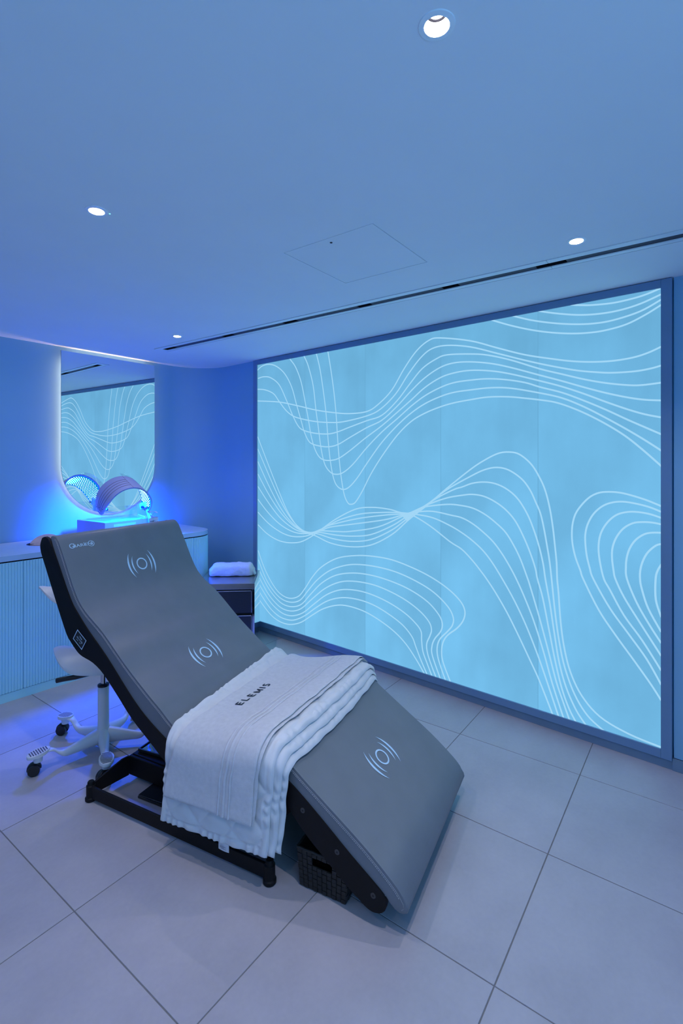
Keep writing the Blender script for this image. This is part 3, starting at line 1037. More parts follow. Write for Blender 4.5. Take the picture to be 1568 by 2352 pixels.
for (a0, y0) in ((0.209, 0.026), (0.813, 0.018), (1.846, 0.008)):
    mb = MB()
    add_flat(mb, arc_band(0, 0, 0.0295, 0.0068, 0, 2 * PI, 40), lambda b, a: on_cushion(a0 - a, y0 + b))
    for sg in (0, PI):
        for (r, wd, sp, off) in ((0.092, 0.0085, 0.56, -0.034), (0.125, 0.0105, 0.56, -0.044)):
            v, f = arc_band(off, 0, r, wd, -sp, sp, 20, taper=True)
            if sg:
                v = [(-a, b) for a, b in v]
            add_flat(mb, (v, f), lambda b, a: on_cushion(a0 - a, y0 + b))
    mb.build('printed_symbol', M['print'], cushion, smooth=False)
mb = MB()
logo_marks(mb, lambda a, b: on_cushion(0.060 - b, -0.338 + a), 0.132)
mb.build('printed_logo', M['print'], cushion, smooth=False)
p = on_cushion(0.165, HWID, 0.0)
MB().box((p.x - 0.012, HWID + 0.006, p.z - 0.010), (0.045, 0.012, 0.006), ry=math.radians(60), bev=0.001).build('side_tab', M['plastic_black'], cushion, smooth=False)

# base: two low rails on pads, slanted arms rising to the long middle box
X1, X2, YR = -0.545, 0.415, 0.395
BX0, BX1, BY0 = -0.515, 0.305, 0.215
for sy in (-1, 1):
    MB().box(((X1 + X2) / 2, sy * YR, 0.041), (X2 - X1, 0.012, 0.052), bev=0.002).build('base_rail', M['steel_black'], bed, smooth=False)
    for (x, bx) in ((X1, BX0), (X2, BX1)):
        p0, p1 = Vector((x, sy * (YR - 0.006), 0)), Vector((bx, sy * BY0, 0))
        d = (p1 - p0)
        nrm = Vector((-d.y, d.x, 0)).normalized() * 0.005
        mb = MB()
        prof = [(0.0, 0.022), (1.0, 0.022), (1.0, 0.112), (0.82, 0.112), (0.0, 0.070)]
        mb.prism(prof, lambda a, b, dd: tuple(p0 + d * a + nrm * dd + Vector((0, 0, b))), -1, 1, 0.0015, 1)
        mb.build('arm', M['steel_black'], bed, smooth=False)
        ft = MB().lathe([(0.0005, 0.0), (0.021, 0.0), (0.024, 0.004), (0.024, 0.014), (0.0195, 0.018), (0.0195, 0.066), (0.0165, 0.068), (0.0145, 0.070), (0.0145, 0.080), (0.012, 0.084), (0.0005, 0.084)], n=28)
        o = ft.build('foot_pad', M['steel_black'], bed)
        o.location = (x, sy * (YR - 0.004), 0)
MB().box(((BX0 + BX1) / 2, 0, 0.0685), (BX1 - BX0, 2 * BY0, 0.089), bev=0.004).build('base_box', M['steel_black'], bed, smooth=False)
MB().box(((BX0 + BX1) / 2, 0, 0.1155), (BX1 - BX0 - 0.02, 2 * BY0 - 0.03, 0.004), bev=0.001).build('box_lid', M['steel_black'], bed, smooth=False)
# lifting column and knee bracket under the padding
MB().box((0.02, 0, 0.235), (0.30, 0.24, 0.236), bev=0.004).build('lift_column', M['steel_black'], bed, smooth=False)
for sy in (-1, 1):
    MB().prism([(.30, .118), (.40, .30), (.48, .30), (.50, .262), (.36, .118)], lambda a, b, d: (a, d, b), sy * 0.30 - 0.006, sy * 0.30 + 0.006, 0.001, 1).build('knee_bracket', M['steel_black'], bed, smooth=False)
MB().cyl((.44, -.30, .285), (.44, .30, .285), 0.013).build('knee_axle', M['steel_black'], bed)
MB().tube([(.30, -.1, .11), (.36, -.14, .118), (.42, -.16, .11), (.47, -.17, .10)], 0.0025, 6).build('cable', M['plastic_black'], bed)

# things lying on and under the base
tray = thing('glass_tray', 'small glossy black rimmed tray lying on the black base under the bed', 'tray', BED_O, BED_A)
tc_ = Vector((-0.395, -0.075, 0.1215))
MB().box(tc_ + Vector((0, 0, 0.004)), (0.20, 0.19, 0.006), rz=math.radians(4)).build('glass_plate', M['glass_dark'], tray, smooth=False)
mb = MB()
for (ox, oy, sx, sy) in ((0, -.0955, .205, .008), (0, .0955, .205, .008), (-.1005, 0, .008, .199), (.1005, 0, .008, .199)):
    q = Matrix.Rotation(math.radians(4), 3, 'Z') @ Vector((ox, oy, 0.006))
    mb.box(tc_ + q, (sx, sy, 0.013), rz=math.radians(4), bev=0.002)
mb.build('rim', M['plastic_black'], tray, smooth=False)
MB().tube([tc_ + Vector(v) for v in ((-.092, -.02, .016), (-.05, -.015, .017), (.0, -.005, .016), (.02, .0, .013))], 0.0075, 10).build('grip', M['plastic_black'], tray)

ped = thing('foot_pedal', 'flat glossy foot pedal on the floor under the black base box', 'foot pedal', BED_O, BED_A)
MB().box((-0.285, -0.238, 0.006), (0.17, 0.10, 0.011), rz=math.radians(2), bev=0.003).build('pedal_base', M['plastic_black'], ped, smooth=False)
MB().box((-0.285, -0.238, 0.0160), (0.165, 0.095, 0.004), rz=math.radians(2), ry=math.radians(-1), bev=0.001).build('pedal_plate', M['glass_dark'], ped, smooth=False)

# woven basket under the leg rest
bas = thing('wicker_basket', 'open black woven basket with a cut-out handle under the foot of the bed', 'basket', BED_O, BED_A)
b0, b1 = Vector((0.518, -0.352, 0)), Vector((0.698, -0.352, 0))
BW0, BW1, BD, BH = 0.090, 0.100, 0.26, 0.138
bcx = 0.608


def bask(side, u, z):
    """outer face points: side 0 near, 1 foot end, 2 far, 3 head end; u in -1..1"""
    k = z / BH
    hw, y0, y1 = BW0 + (BW1 - BW0) * k, -0.352 - 0.004 * k, -0.352 + BD + 0.006 * k
    return [(bcx + hw * u, y0), (bcx + hw, y0 + (y1 - y0) * (u + 1) / 2), (bcx - hw * u, y1), (bcx - hw, y1 + (y0 - y1) * (u + 1) / 2)][side]


NRM = [(0, -1), (1, 0), (0, 1), (-1, 0)]
for side in range(4):
    mb = MB()
    nrow = 9
    ncol = 10 if side in (0, 2) else 14
    for r_ in range(nrow):
        for c_ in range(ncol):
            u0, u1 = -1 + 2 * c_ / ncol, -1 + 2 * (c_ + 1) / ncol
            z0, z1 = 0.004 + (BH - 0.008) * r_ / nrow, 0.004 + (BH - 0.008) * (r_ + 1) / nrow
            um = (u0 + u1) / 2
            if side == 0 and abs(um) < 0.35 and r_ in (6, 7):
                continue
            h = 0.0022 if (r_ + c_) % 2 else 0.0008
            nx, ny = NRM[side]
            pts = []
            for (uu, zz, hh) in ((u0, z0, 0), (u1, z0, 0), (u1, z1, 0), (u0, z1, 0)):
                x, y = bask(side, uu, zz)
                pts.append(Vector((x, y, zz)))
            mid = sum(pts, Vector()) / 4
            o4 = [mid + (p - mid) * 0.86 + Vector((nx, ny, 0)) * h for p in pts]
            i4 = [p - Vector((nx, ny, 0)) * 0.002 for p in pts]
            vo = [mb.bm.verts.new(p) for p in o4]
            vi = [mb.bm.verts.new(p) for p in i4]
            mb.bm.faces.new(vo)
            mb.bm.faces.new(vi[::-1])
            for k in range(4):
                mb.bm.faces.new((vo[k], vi[k], vi[(k + 1) % 4], vo[(k + 1) % 4]))
    o = mb.build('woven_side', M['wicker'], bas, smooth=False)
    o['kind'] = 'stuff'
MB().box((bcx, -0.352 + BD / 2, 0.003), (2 * BW0 - 0.006, BD - 0.008, 0.005)).build('basket_floor', M['wicker'], bas, smooth=False)
rim = [bask(0, -1, BH), bask(0, 1, BH), bask(1, 1, BH), bask(2, 1, BH), bask(0, -1, BH)]
rim_p = []
for a, b in zip(rim, rim[1:]):
    for k in range(12):
        t = k / 12
        rim_p.append((a[0] + (b[0] - a[0]) * t, a[1] + (b[1] - a[1]) * t, BH + 0.0012 * sin(k * 2.1)))
rim_p.append(rim_p[0])
MB().tube(rim_p, 0.0045, 7).build('rim', M['wicker'], bas)

# ------------------------------------------------------------------ folded quilt and towel across the bed
ztop = {}


def cush_z(x):
    x = min(max(x, -0.80), 0.90)
    for (a, b), (c, d) in zip(top_l, top_l[1:]):
        if a <= x <= c:
            return b + (d - b) * (x - a) / (c - a)
    return top_l[-1][1]


CRN = 0.021
OUT = 0.012                                # the cloth hangs clear of the plates, screws and piping


def section(x, s, h):
    """point over the bed at lengthwise x; s = distance from the centre line (negative = near side), h = height above the padding"""
    zt = cush_z(x)
    sg = -1 if s < 0 else 1
    d = abs(s)
    flat = HWID - CRN
    arc = (CRN + 0.03) * PI / 2
    if d <= flat:
        return Vector((x, sg * d, zt + h)), Vector((0, 0, 1))
    if d <= flat + arc:
        a = (d - flat) / arc * PI / 2
        return Vector((x, sg * (flat + (CRN + h) * sin(a) + OUT * sin(a) ** 2), zt - CRN + (CRN + h) * cos(a))), Vector((0, sg * sin(a), cos(a)))
    e = d - flat - arc
    return Vector((x, sg * (flat + CRN + h + OUT), zt - CRN - e)), Vector((0, sg, 0))


def wob(a, b, k=0.0):
    return (sin(a * 7.1 + b * 3.3 + k) + sin(a * 13.7 - b * 5.9 + 1.7 * k + 0.6) * 0.6 + sin(b * 17.3 + a * 4.1 + 2.2 * k) * 0.5) / 2.1


def quilt_puff(x, s):
    """stuffing swell between the stitched lines: a border line along the hems and crossing diagonals"""
    g = 1.0
    for q in ((x + s) / 0.150, (x - s) / 0.150):
        d = abs(q - round(q)) * 0.150 * 0.7071
        g = min(g, d / 0.026)
    return min(1.0, g) ** 0.5


def sheet(name, parent, material, x0, x1, s0, s1, h0, T, nu, nv, puff, ripple, seed, x_fn=None, hem=0.0):
    """one fold of cloth: x0(s)..x1(s) lengthwise, s0(x)..s1(x) across; bottom at height h0, thickness T with rounded edges"""
    def par(u, v):
        s = s0 + (s1 - s0) * v
        xa, xb = (x0(s) if callable(x0) else x0), (x1(s) if callable(x1) else x1)
        x = xa + (xb - xa) * u
        if callable(x_fn):
            s, x = x_fn(u, v, s, x)
        eu = min(u, 1 - u) * abs(xb - xa)
        ev = min(v, 1 - v) * abs(s1 - s0)
        e = min(eu, ev)
        k = 1.0 if e > T else math.sqrt(max(0.0, 1 - (1 - e / T) ** 2))
        return s, x, k, eu, ev

    def hgt(s, x, k, eu, ev):
        hang = max(0.0, abs(s) - HWID - 0.02)
        h = h0 + 0.003 * wob(x * 2, s * 2, seed) * min(1, hang * 8 + 0.15) + hang * 0.02
        swell = puff * quilt_puff(x + 0.03 * seed, s)
        if hem:
            if ev < hem and s < 0:
                swell = puff * (0.55 + 0.45 * sin(x * 150 + 3 * sin(x * 31))) * min(1, abs(ev - hem) / 0.010)
            if eu < hem * 0.8:
                swell = puff * (0.60 + 0.40 * sin(s * 105 + 3 * sin(s * 27 + seed))) * min(1, abs(eu - hem * 0.8) / 0.006)
        return h, swell

    def fo(u, v):
        s, x, k, eu, ev = par(u, v)
        h, sw = hgt(s, x, k, eu, ev)
        t = T * (0.5 + 0.5 * k) + sw * k + ripple * wob(x * 9, s * 9, seed) * k
        p, n = section(x, s, h + t)
        p.x += 0.004 * wob(s * 5, 1.0, seed) if True else 0
        return p

    def fi(u, v):
        s, x, k, eu, ev = par(u, v)
        h, sw = hgt(s, x, k, eu, ev)
        p, n = section(x, s, h + T * 0.5 * (1 - k) * 0.98)
        p.x += 0.004 * wob(s * 5, 1.0, seed)
        return p
    return MB().slab(fo, fi, nu, nv).build(name, material, parent, angle=70)


quilt = thing('folded_quilt', 'white quilted coverlet folded in layers and draped over the middle of the bed', 'quilt', BED_O, BED_A)


def edge_line(a, b, c, d):
    """x of an edge that runs from a (far side) over b (near rim) to c (near hem); d bows it"""
    def f(s):
        if s > -HWID:
            t = (HWID - s) / (2 * HWID)
            return a + (b - a) * t + d * sin(PI * min(max(t, 0), 1))
        t = min(1.0, (-HWID - s) / 0.36)
        return b + (c - b) * t
    return f


def near_hem(z_left, z_right):
    """shorten or lengthen the near hang so that the hem runs from z_left at the head end to z_right at the knee end"""
    def f(u, v, s, x):
        if s < -HWID:
            t = (-HWID - s) / 0.36
            full = cush_z(x) - 0.0 + 0.03
            want = full - (z_left + (z_right - z_left) * u)
            s = -HWID - t * max(0.05, want)
        return s, x
    return f


SN = -HWID - 0.36
sheet('quilt_layer', quilt, M['quilt'], edge_line(-.092, -.042, -.066, 0.0), edge_line(.500, .508, .478, .012), SN, HWID + 0.085, 0.0085, 0.0095, 72, 170, 0.0065, 0.001, 1, near_hem(.120, .125), 0.034)
sheet('quilt_layer', quilt, M['quilt'], edge_line(-.090, -.040, -.064, 0.0), edge_line(.486, .492, .462, .010), SN, HWID + 0.070, 0.0245, 0.0095, 72, 170, 0.0065, 0.001, 2, near_hem(.108, .118), 0.034)
top_fold = sheet('quilt_layer', quilt, M['quilt'], edge_line(-.088, -.038, -.062, 0.0), edge_line(.470, .468, .440, .008), SN, HWID + 0.055, 0.0405, 0.0090, 110, 230, 0.0075, 0.001, 3, near_hem(.092, .122), 0.034)
# care label at the hem
lx, lz = 0.250, 0.126
LY = -HWID - 0.066
lab = MB().slab(lambda u, v: Vector((lx - 0.024 + 0.048 * u, LY - 0.002 * sin(3 * u), lz - 0.034 * v)),
                lambda u, v: Vector((lx - 0.024 + 0.048 * u, LY + 0.0008 - 0.002 * sin(3 * u), lz - 0.034 * v)), 8, 6).build('care_label', M['label'], quilt)
mb = MB()
for (a, b, z) in ((-.016, .012, -.018), (-.016, .004, -.022), (-.010, .014, -.026)):
    mb.bm.faces.new([mb.bm.verts.new((lx + p[0], LY - 0.0033, lz + p[1])) for p in stroke((a, z), (b, z), 0.0016)])
mb.build('label_print', M['label_ink'], quilt, smooth=False)

tow = thing('terry_towel', 'white terry towel with dark lettering lying on top of the folded quilt', 'towel', BED_O, BED_A)
TH0 = 0.0640


def tow_puff(mbname, h0, x1, s0, s1, seed):
    def x0(s):
        return edge_line(.005, .028, -.040, 0.0)(s)
    return sheet(mbname, tow, M['towel'], x0, x1, s0, s1, h0, 0.0055, 70, 150, 0.0, 0.0007, seed, None)


def towel_len(u, v, s, x):
    if s < -HWID:
        t = (-HWID - s) / 0.30
        full = cush_z(x) + 0.05
        want = full - (.230 + .018 * u)
        s = -HWID - t * max(0.05, want)
    return s, x


SNT = -HWID - 0.30
tl0 = edge_line(.010, .030, -.042, 0.0)
tl1 = edge_line(.430, .425, .392, .004)
sheet('towel_fold', tow, M['towel'], tl0, tl1, SNT, HWID + 0.030, TH0, 0.0045, 50, 130, 0.0, 0.0006, 6, towel_len)
sheet('towel_fold', tow, M['towel'], tl0, edge_line(.418, .414, .382, .004), SNT + 0.004, HWID + 0.024, TH0 + 0.0075, 0.0045, 60, 140, 0.0, 0.0006, 7, towel_len)
TT = TH0 + 0.0075 + 0.0045 + 0.0006


def on_towel(x, s, lift=0.0):
    p, n = section(x, s, TT + 0.003 * wob(x * 2, s * 2, 7) * min(1, max(0.0, abs(s) - HWID - 0.02) * 8 + 0.15) + max(0.0, abs(s) - HWID - 0.02) * 0.020 + lift)
    p.x += 0.004 * wob(s * 5, 1.0, 7)
    return p


# woven stripes along the towel near its folded edge
for (xo, wd) in ((.268, .010), (.290, .016), (.316, .010)):
    def xs(s, o=xo):
        return o + (tl1(s) - 0.425) * 1.0
    mb = MB()
    prev = None
    for k in range(81):
        s = (HWID - 0.02) + (SNT * 0.96 - HWID) * k / 80
        if s < -HWID:
            t = (-HWID - s) / 0.30
            s2 = -HWID - t * (cush_z(xs(s)) + 0.05 - .243)
        else:
            s2 = s
        a = mb.bm.verts.new(on_towel(xs(s) - wd / 2, s2, 0.0004))
        m_ = mb.bm.verts.new(on_towel(xs(s), s2, 0.0030))
        b = mb.bm.verts.new(on_towel(xs(s) + wd / 2, s2, 0.0004))
        if prev:
            mb.bm.faces.new((prev[0], prev[1], m_, a))
            mb.bm.faces.new((prev[1], prev[2], b, m_))
        prev = (a, m_, b)
    mb.build('woven_stripe', M['towel'], tow)

# lettering: reads across the bed from the near side, letter tops toward the head
LET = {'E': [((0, 0), (0, 1)), ((0, 0.06), (.62, 0.06)), ((0, .5), (.55, .5)), ((0, .94), (.62, .94))],
       'L': [((0, 0), (0, 1)), ((0, 0.06), (.6, 0.06))],
       'M': [((0, 0), (0, 1)), ((0, .95), (.42, .2)), ((.42, .2), (.84, .95)), ((.84, 0), (.84, 1))],
       'I': [((0, 0), (0, 1))],
       'S': [((.02, .06), (.5, .06)), ((.5, .06), (.58, .28)), ((.58, .28), (.5, .48)), ((.5, .48), (.1, .54)), ((.1, .54), (.03, .74)), ((.03, .74), (.1, .94)), ((.1, .94), (.56, .94))]}
mb = MB()
lh = 0.034
s_c = -0.199
for ch in 'ELEMIS':
    wch = {'E': .62, 'L': .6, 'M': .84, 'I': 0.0, 'S': .58}[ch]
    for p, q in LET[ch]:
        L_ = math.hypot(q[0] - p[0], q[1] - p[1])
        quad = stroke((p[0] * lh, p[1] * lh), (q[0] * lh, q[1] * lh), 0.0060)
        mb.bm.faces.new([mb.bm.verts.new(on_towel(0.136 - b - 0.02 * (s_c + a), s_c + a, 0.0020)) for a, b in quad])
    s_c += wch * lh + 0.0205
mb.build('lettering', M['ink'], tow, smooth=False)

# ------------------------------------------------------------------ steel drawer trolley with a folded towel on it
TRA = math.radians(-45.04)
trx = Vector((cos(TRA), sin(TRA), 0))
tryy = Vector((-sin(TRA), cos(TRA), 0))
TWD, TDP, TZ = 0.44, 0.475, 0.556
t_or = Vector((2.507, 3.022, 0)) - trx * (TWD / 2) + tryy * (TDP / 2)
trl = thing('steel_trolley', 'brushed steel drawer trolley squeezed between the cabinet end and the lit wall', 'trolley', t_or, TRA)


def tb(name, m_, x0, x1, y0, y1, z0, z1, bev=0.001, parent=None):
    return MB().box(((x0 + x1) / 2, (y0 + y1) / 2, (z0 + z1) / 2), (x1 - x0, y1 - y0, z1 - z0), bev=bev).build(name, m_, parent or trl, smooth=False)


hx, hy = TWD / 2, TDP / 2
tb('top', M['steel'], -hx, hx, -hy, hy, TZ - 0.046, TZ, 0.002)
tb('side_panel', M['steel_side'], hx - 0.018, hx - 0.001, -hy + 0.004, hy - 0.002, 0.06, TZ - 0.047, 0.0005)
tb('side_panel', M['steel'], -hx + 0.001, -hx + 0.018, -hy + 0.004, hy - 0.002, 0.06, TZ - 0.047, 0.0005)
tb('back_panel', M['steel'], -hx + 0.019, hx - 0.019, hy - 0.016, hy - 0.003, 0.06, TZ - 0.047)
tb('inner_box', M['black'], -hx + 0.019, hx - 0.019, -hy + 0.022, hy - 0.018, 0.075, TZ - 0.048, 0)
tb('bottom', M['steel'], -hx + 0.019, hx - 0.019, -hy + 0.006, hy - 0.018, 0.06, 0.074)
for (z0, z1) in ((0.328, 0.494), (0.136, 0.302), (0.080, 0.118)):
    dr = tb('drawer', M['steel_dark'], -hx + 0.027, hx - 0.027, -hy + 0.004, -hy + 0.020, z0, z1, 0.001)
    tb('drawer_lip', M['steel_edge'], -hx + 0.026, hx - 0.026, -hy + 0.0005, -hy + 0.012, z1 + 0.0005, z1 + 0.006, 0.0008, dr)
    tb('drawer_edge', M['steel_edge'], hx - 0.0265, hx - 0.0225, -hy + 0.001, -hy + 0.012, z0, z1, 0.0006, dr)
for sx in (-1, 1):
    for sy in (-1, 1):
        c = trl
        fk = MB().box((sx * (hx - 0.05), sy * (hy - 0.05), 0.047), (0.028, 0.03, 0.025), bev=0.003).build('caster', M['plastic_black'], trl, smooth=False)
        MB().cyl((sx * (hx - 0.05) - 0.009, sy * (hy - 0.05), 0.022), (sx * (hx - 0.05) + 0.009, sy * (hy - 0.05), 0.022), 0.022, n=22).build('wheel', M['plastic_black'], fk)

rt = thing('rolled_towel', 'white towel folded into a loaf on top of the steel trolley', 'towel', t_or + Vector((0, 0, TZ)), TRA)


def loaf(u, v):
    """closed loaf: u along the length, v around the section"""
    L_, D_, Hh = 0.372, 0.165, 0.096
    a = 2 * PI * v
    ex = 2 * abs(u - 0.5)
    k = (1 - max(0, (ex - 0.78) / 0.22) ** 3) if ex > 0.78 else 1.0
    k = max(k, 0.0)
    ca, sa = cos(a), sin(a)
    p = 4.2
    rr = (abs(ca) ** p + abs(sa) ** p) ** (-1 / p)
    y, z = rr * ca * D_ / 2, rr * sa * Hh / 2
    top = max(0, z / (Hh / 2))
    xs_ = 1 - 0.16 * top * (1 if u < 0.5 else 0.75)          # the top is shorter than the foot
    kk = k if ex < 0.999 else 0.02
    y *= 1 - 0.05 * top
    y, z = y * (0.25 + 0.75 * kk), z * (0.80 + 0.20 * kk)
    x = (u - 0.5) * L_ * xs_
    w_ = 0.0035 * wob(x * 6, a * 1.3, 2.0) + 0.0022 * wob(x * 17, a * 3.1, 5.0)
    z = max(z + w_, -Hh / 2 + 0.0005)
    return Vector((x + 0.008, 0.065 + y + w_ * 0.5, z + Hh / 2 + 0.001))


mb = MB()
nu, nv = 48, 40
V = [[mb.bm.verts.new(loaf(i / (nu - 1), j / nv)) for j in range(nv)] for i in range(nu)]
for i in range(nu - 1):
    for j in range(nv):
        mb.bm.faces.new((V[i][j], V[i + 1][j], V[i + 1][(j + 1) % nv], V[i][(j + 1) % nv]))
mb.bm.faces.new(V[0][::-1])
mb.bm.faces.new(V[-1])
mb.build('towel_body', M['towel'], rt, angle=60)
MB().slab(lambda u, v: loaf(0.555 + 0.006 * sin(6 * v) - 0.002 + 0.004 * u, 0.25 + 0.5 * v) + Vector((0, -0.0016, 0.0012)),
          lambda u, v: loaf(0.555 + 0.006 * sin(6 * v) - 0.002 + 0.004 * u, 0.25 + 0.5 * v), 3, 26).build('fold_edge', M['towel'], rt)
MB().slab(lambda u, v: Vector((0.186 + 0.014 * u + 0.006 * sin(5 * v), 0.065 + 0.075 * (v - .5) * 2 * (1 - 0.35 * u), 0.012 + 0.052 * (1 - u) * (0.6 + 0.4 * sin(PI * v)))),
          lambda u, v: Vector((0.178 + 0.014 * u + 0.006 * sin(5 * v), 0.065 + 0.070 * (v - .5) * 2 * (1 - 0.35 * u), 0.006 + 0.050 * (1 - u) * (0.6 + 0.4 * sin(PI * v)))), 7, 16).build('loose_end', M['towel'], rt)

# ------------------------------------------------------------------ light therapy device on the worktop
DA = math.radians(8.2)
DO = Vector((1.886, 3.954, WZ1 + 0.0006))
dev = thing('light_therapy_device', 'white light therapy device with arched glowing blue canopy on a boxy base', 'beauty device', DO, DA)
DWX, DWY, DZ = 0.2375, 0.1815, 0.133
MB().box((0, 0, DZ / 2 + 0.003), (2 * DWX, 2 * DWY, DZ - 0.006), bev=0.003).build('base', M['device'], dev, smooth=False)
for sx in (-1, 1):
    for sy in (-1, 1):
        MB().cyl((sx * 0.2, sy * 0.15, 0), (sx * 0.2, sy * 0.15, 0.0028), 0.012, n=14).build('rubber_foot', M['plastic_black'], dev)
MB().box((0.0, -DWY - 0.001, DZ / 2 + 0.003), (2 * DWX - 0.006, 0.002, DZ - 0.014)).build('front_panel', M['silver'], dev, smooth=False)
MB().box((-0.07, -DWY - 0.0026, 0.088), (0.19, 0.0012, 0.046)).build('display', M['label'], dev, smooth=False)
mb = MB()
logo_marks(mb, lambda a, b: Vector((0.135 + a, -DWY - 0.0027, 0.098 + b)), 0.070)
mb.build('logo', M['ink'], dev, smooth=False)
MB().prism([(-.175, -.165), (.10, -.165), (.13, -.14), (.13, .12), (.10, .15), (-.175, .15), (-.2, .12), (-.2, -.14)], lambda a, b, d: (a, b, d), DZ + 0.0005, DZ + 0.007, 0.001, 1).build('clear_tray', M['acrylic'], dev, smooth=False)

CC = Vector((1.852, 3.800, 1.155))        # middle of the canopy axis
AX = Vector((-0.06, -0.93, -0.36)).normalized()
WX = Vector((1, -0.06, 0.0))
WX = (WX - AX * WX.dot(AX)).normalized()
NZ = WX.cross(AX).normalized()
if NZ.z < 0:
    NZ = -NZ
inv = Matrix.Translation(DO) @ Matrix.Rotation(DA, 4, 'Z')
inv = inv.inverted()
CRX, CRZ, CAX = 0.182, 0.205, 0.112
TH0_, TH1_ = math.radians(-14), math.radians(194)


def canopy(t, a, r=0.0):
    """t: 0..1 along the arch from right foot to left foot, a: -1..1 along the axis, r: inward offset"""
    th = TH0_ + (TH1_ - TH0_) * t
    e = min(t, 1 - t)
    k = min(1.0, 0.30 + 0.70 * math.sqrt(min(1.0, e / 0.20)))
    if e < 0.02:
        k *= 0.6 + 20 * e
    return inv @ (CC + WX * (CRX - r) * cos(th) + NZ * (CRZ - r) * sin(th) + AX * (CAX * a * k))


MB().slab(lambda u, v: canopy(u, 2 * v - 1), lambda u, v: canopy(u, 2 * v - 1, 0.010), 60, 10).build('canopy_shell', M['device'], dev, angle=50)
MB().slab(lambda u, v: canopy(0.05 + 0.9 * u, 0.93 * (2 * v - 1), 0.0106), lambda u, v: canopy(0.05 + 0.9 * u, 0.93 * (2 * v - 1), 0.0125), 60, 10).build('canopy_lining', M['device_in'], dev)
mb = MB()
for i in range(46):
    for j in range(8):
        t = 0.085 + 0.83 * i / 45
        a = -0.80 + 1.6 * (j + 0.5 * (i % 2)) / 7.5
        p, q = canopy(t, a, 0.0122), canopy(t, a, 0.0150)
        d = (q - p).normalized()
        x = d.orthogonal().normalized()
        y = d.cross(x)
        tip = [mb.bm.verts.new(q + (x * cos(k * PI / 3) + y * sin(k * PI / 3)) * 0.0030) for k in range(6)]
        bs = [mb.bm.verts.new(p + (x * cos(k * PI / 3) + y * sin(k * PI / 3)) * 0.0036) for k in range(6)]
        mb.bm.faces.new(tip)
        for k in range(6):
            mb.bm.faces.new((bs[k], bs[(k + 1) % 6], tip[(k + 1) % 6], tip[k]))
o = mb.build('led', M['led'], dev, smooth=False)
o['kind'] = 'stuff'
for a in (-0.35, -0.05, 0.25, 0.55):
    MB().tube([canopy(0.50 + 0.46 * k / 30, a, -0.0004) for k in range(31)], 0.0022, 6).build('groove', M['device_rib'], dev)
MB().tube([canopy(0.50, -1 + 2 * k / 10, -0.0002) for k in range(11)], 0.0012, 6).build('groove', M['device_rib'], dev)
for (t, a) in ((0.985, 0.3), (0.985, -0.3), (0.955, -0.7), (0.935, 0.0), (0.915, 0.75)):
    p, q = canopy(t, a, 0.001), canopy(t, a, -0.002)
    MB().cyl(p, q, 0.0034, n=12).build('screw', M['plastic_black'], dev)
# hinged clear side wing on the right, end housings, supports
MB().slab(lambda u, v: canopy(0.10 + 0.40 * u, -0.98 - 0.55 * v, 0.002), lambda u, v: canopy(0.10 + 0.40 * u, -0.98 - 0.55 * v, 0.005), 24, 4).build('clear_wing', M['acrylic'], dev)
for t in (0.055, 0.945):
    c = canopy(t, 0, 0.022)
    MB().box(c, (0.030, 0.075, 0.052), rx=math.radians(-18), bev=0.008).build('end_housing', M['device'], dev, smooth=False)
    c2 = canopy(t, 0.35, 0.040)
    MB().cyl(c2, c2 + Vector((0.012 if t > 0.5 else -0.012, -0.004, 0)), 0.011, n=18).build('adjusting_knob', M['plastic_black'], dev)
pr = canopy(0.06, 0.1, 0.01)
MB().tube([pr, pr + Vector((0.002, -0.012, -0.035)), Vector((pr.x + 0.006, pr.y - 0.03, DZ + 0.03)), Vector((pr.x + 0.010, pr.y - 0.04, DZ + 0.001))], 0.0125, 12).build('support_post', M['hose'], dev)
MB().tube([pr + Vector((0, -0.01, -0.02)), Vector((pr.x + 0.012, pr.y - 0.05, DZ + 0.03)), Vector((pr.x + 0.022, -DWY - 0.012, DZ + 0.004)), Vector((pr.x + 0.030, -DWY - 0.014, 0.06)), Vector((pr.x + 0.03, -DWY - 0.004, 0.03))], 0.0055, 10).build('hose', M['hose'], dev)
pl_ = canopy(0.94, 0.0, 0.01)
MB().box(((pl_.x + pr.x) / 2, pl_.y + 0.012, (pl_.z + DZ) / 2 + 0.004), (pr.x - pl_.x - 0.03, 0.005, pl_.z - DZ - 0.008)).build('clear_stand', M['acrylic'], dev, smooth=False)
q0 = canopy(0.03, 0.3, 0.01)
MB().tube(catmull([tuple(q0), (q0.x + 0.02, q0.y - 0.02, DZ + 0.055), (q0.x + 0.05, q0.y - 0.05, DZ + 0.05), (q0.x + 0.08, -DWY + 0.01, DZ + 0.02), (q0.x + 0.085, -DWY - 0.008, DZ - 0.03), (q0.x + 0.08, -DWY - 0.005, 0.03)], 6), 0.0022, 7).build('cable', M['cable'], dev)
MB().box((q0.x + 0.058, q0.y - 0.055, DZ + 0.046), (0.022, 0.010, 0.009), rz=-0.6, ry=0.5, bev=0.003).build('inline_switch', M['cable'], dev, smooth=False)
MB().tube(catmull([(-0.16, -0.17, DZ + 0.003), (-0.05, -0.178, DZ + 0.0075), (0.03, -0.172, DZ + 0.003), (0.09, -0.178, DZ + 0.003), (0.15, -0.12, DZ + 0.003), (0.15, -0.04, DZ + 0.02)], 6), 0.0018, 6).build('cable', M['cable'], dev)
MB().tube(catmull([(-DWX + 0.001, 0.12, 0.04), (-DWX - 0.02, 0.11, 0.03), (-DWX - 0.05, 0.06, 0.006), (-DWX - 0.09, 0.02, 0.0055)], 6), 0.003, 7).build('power_cable', M['plastic_black'], dev)
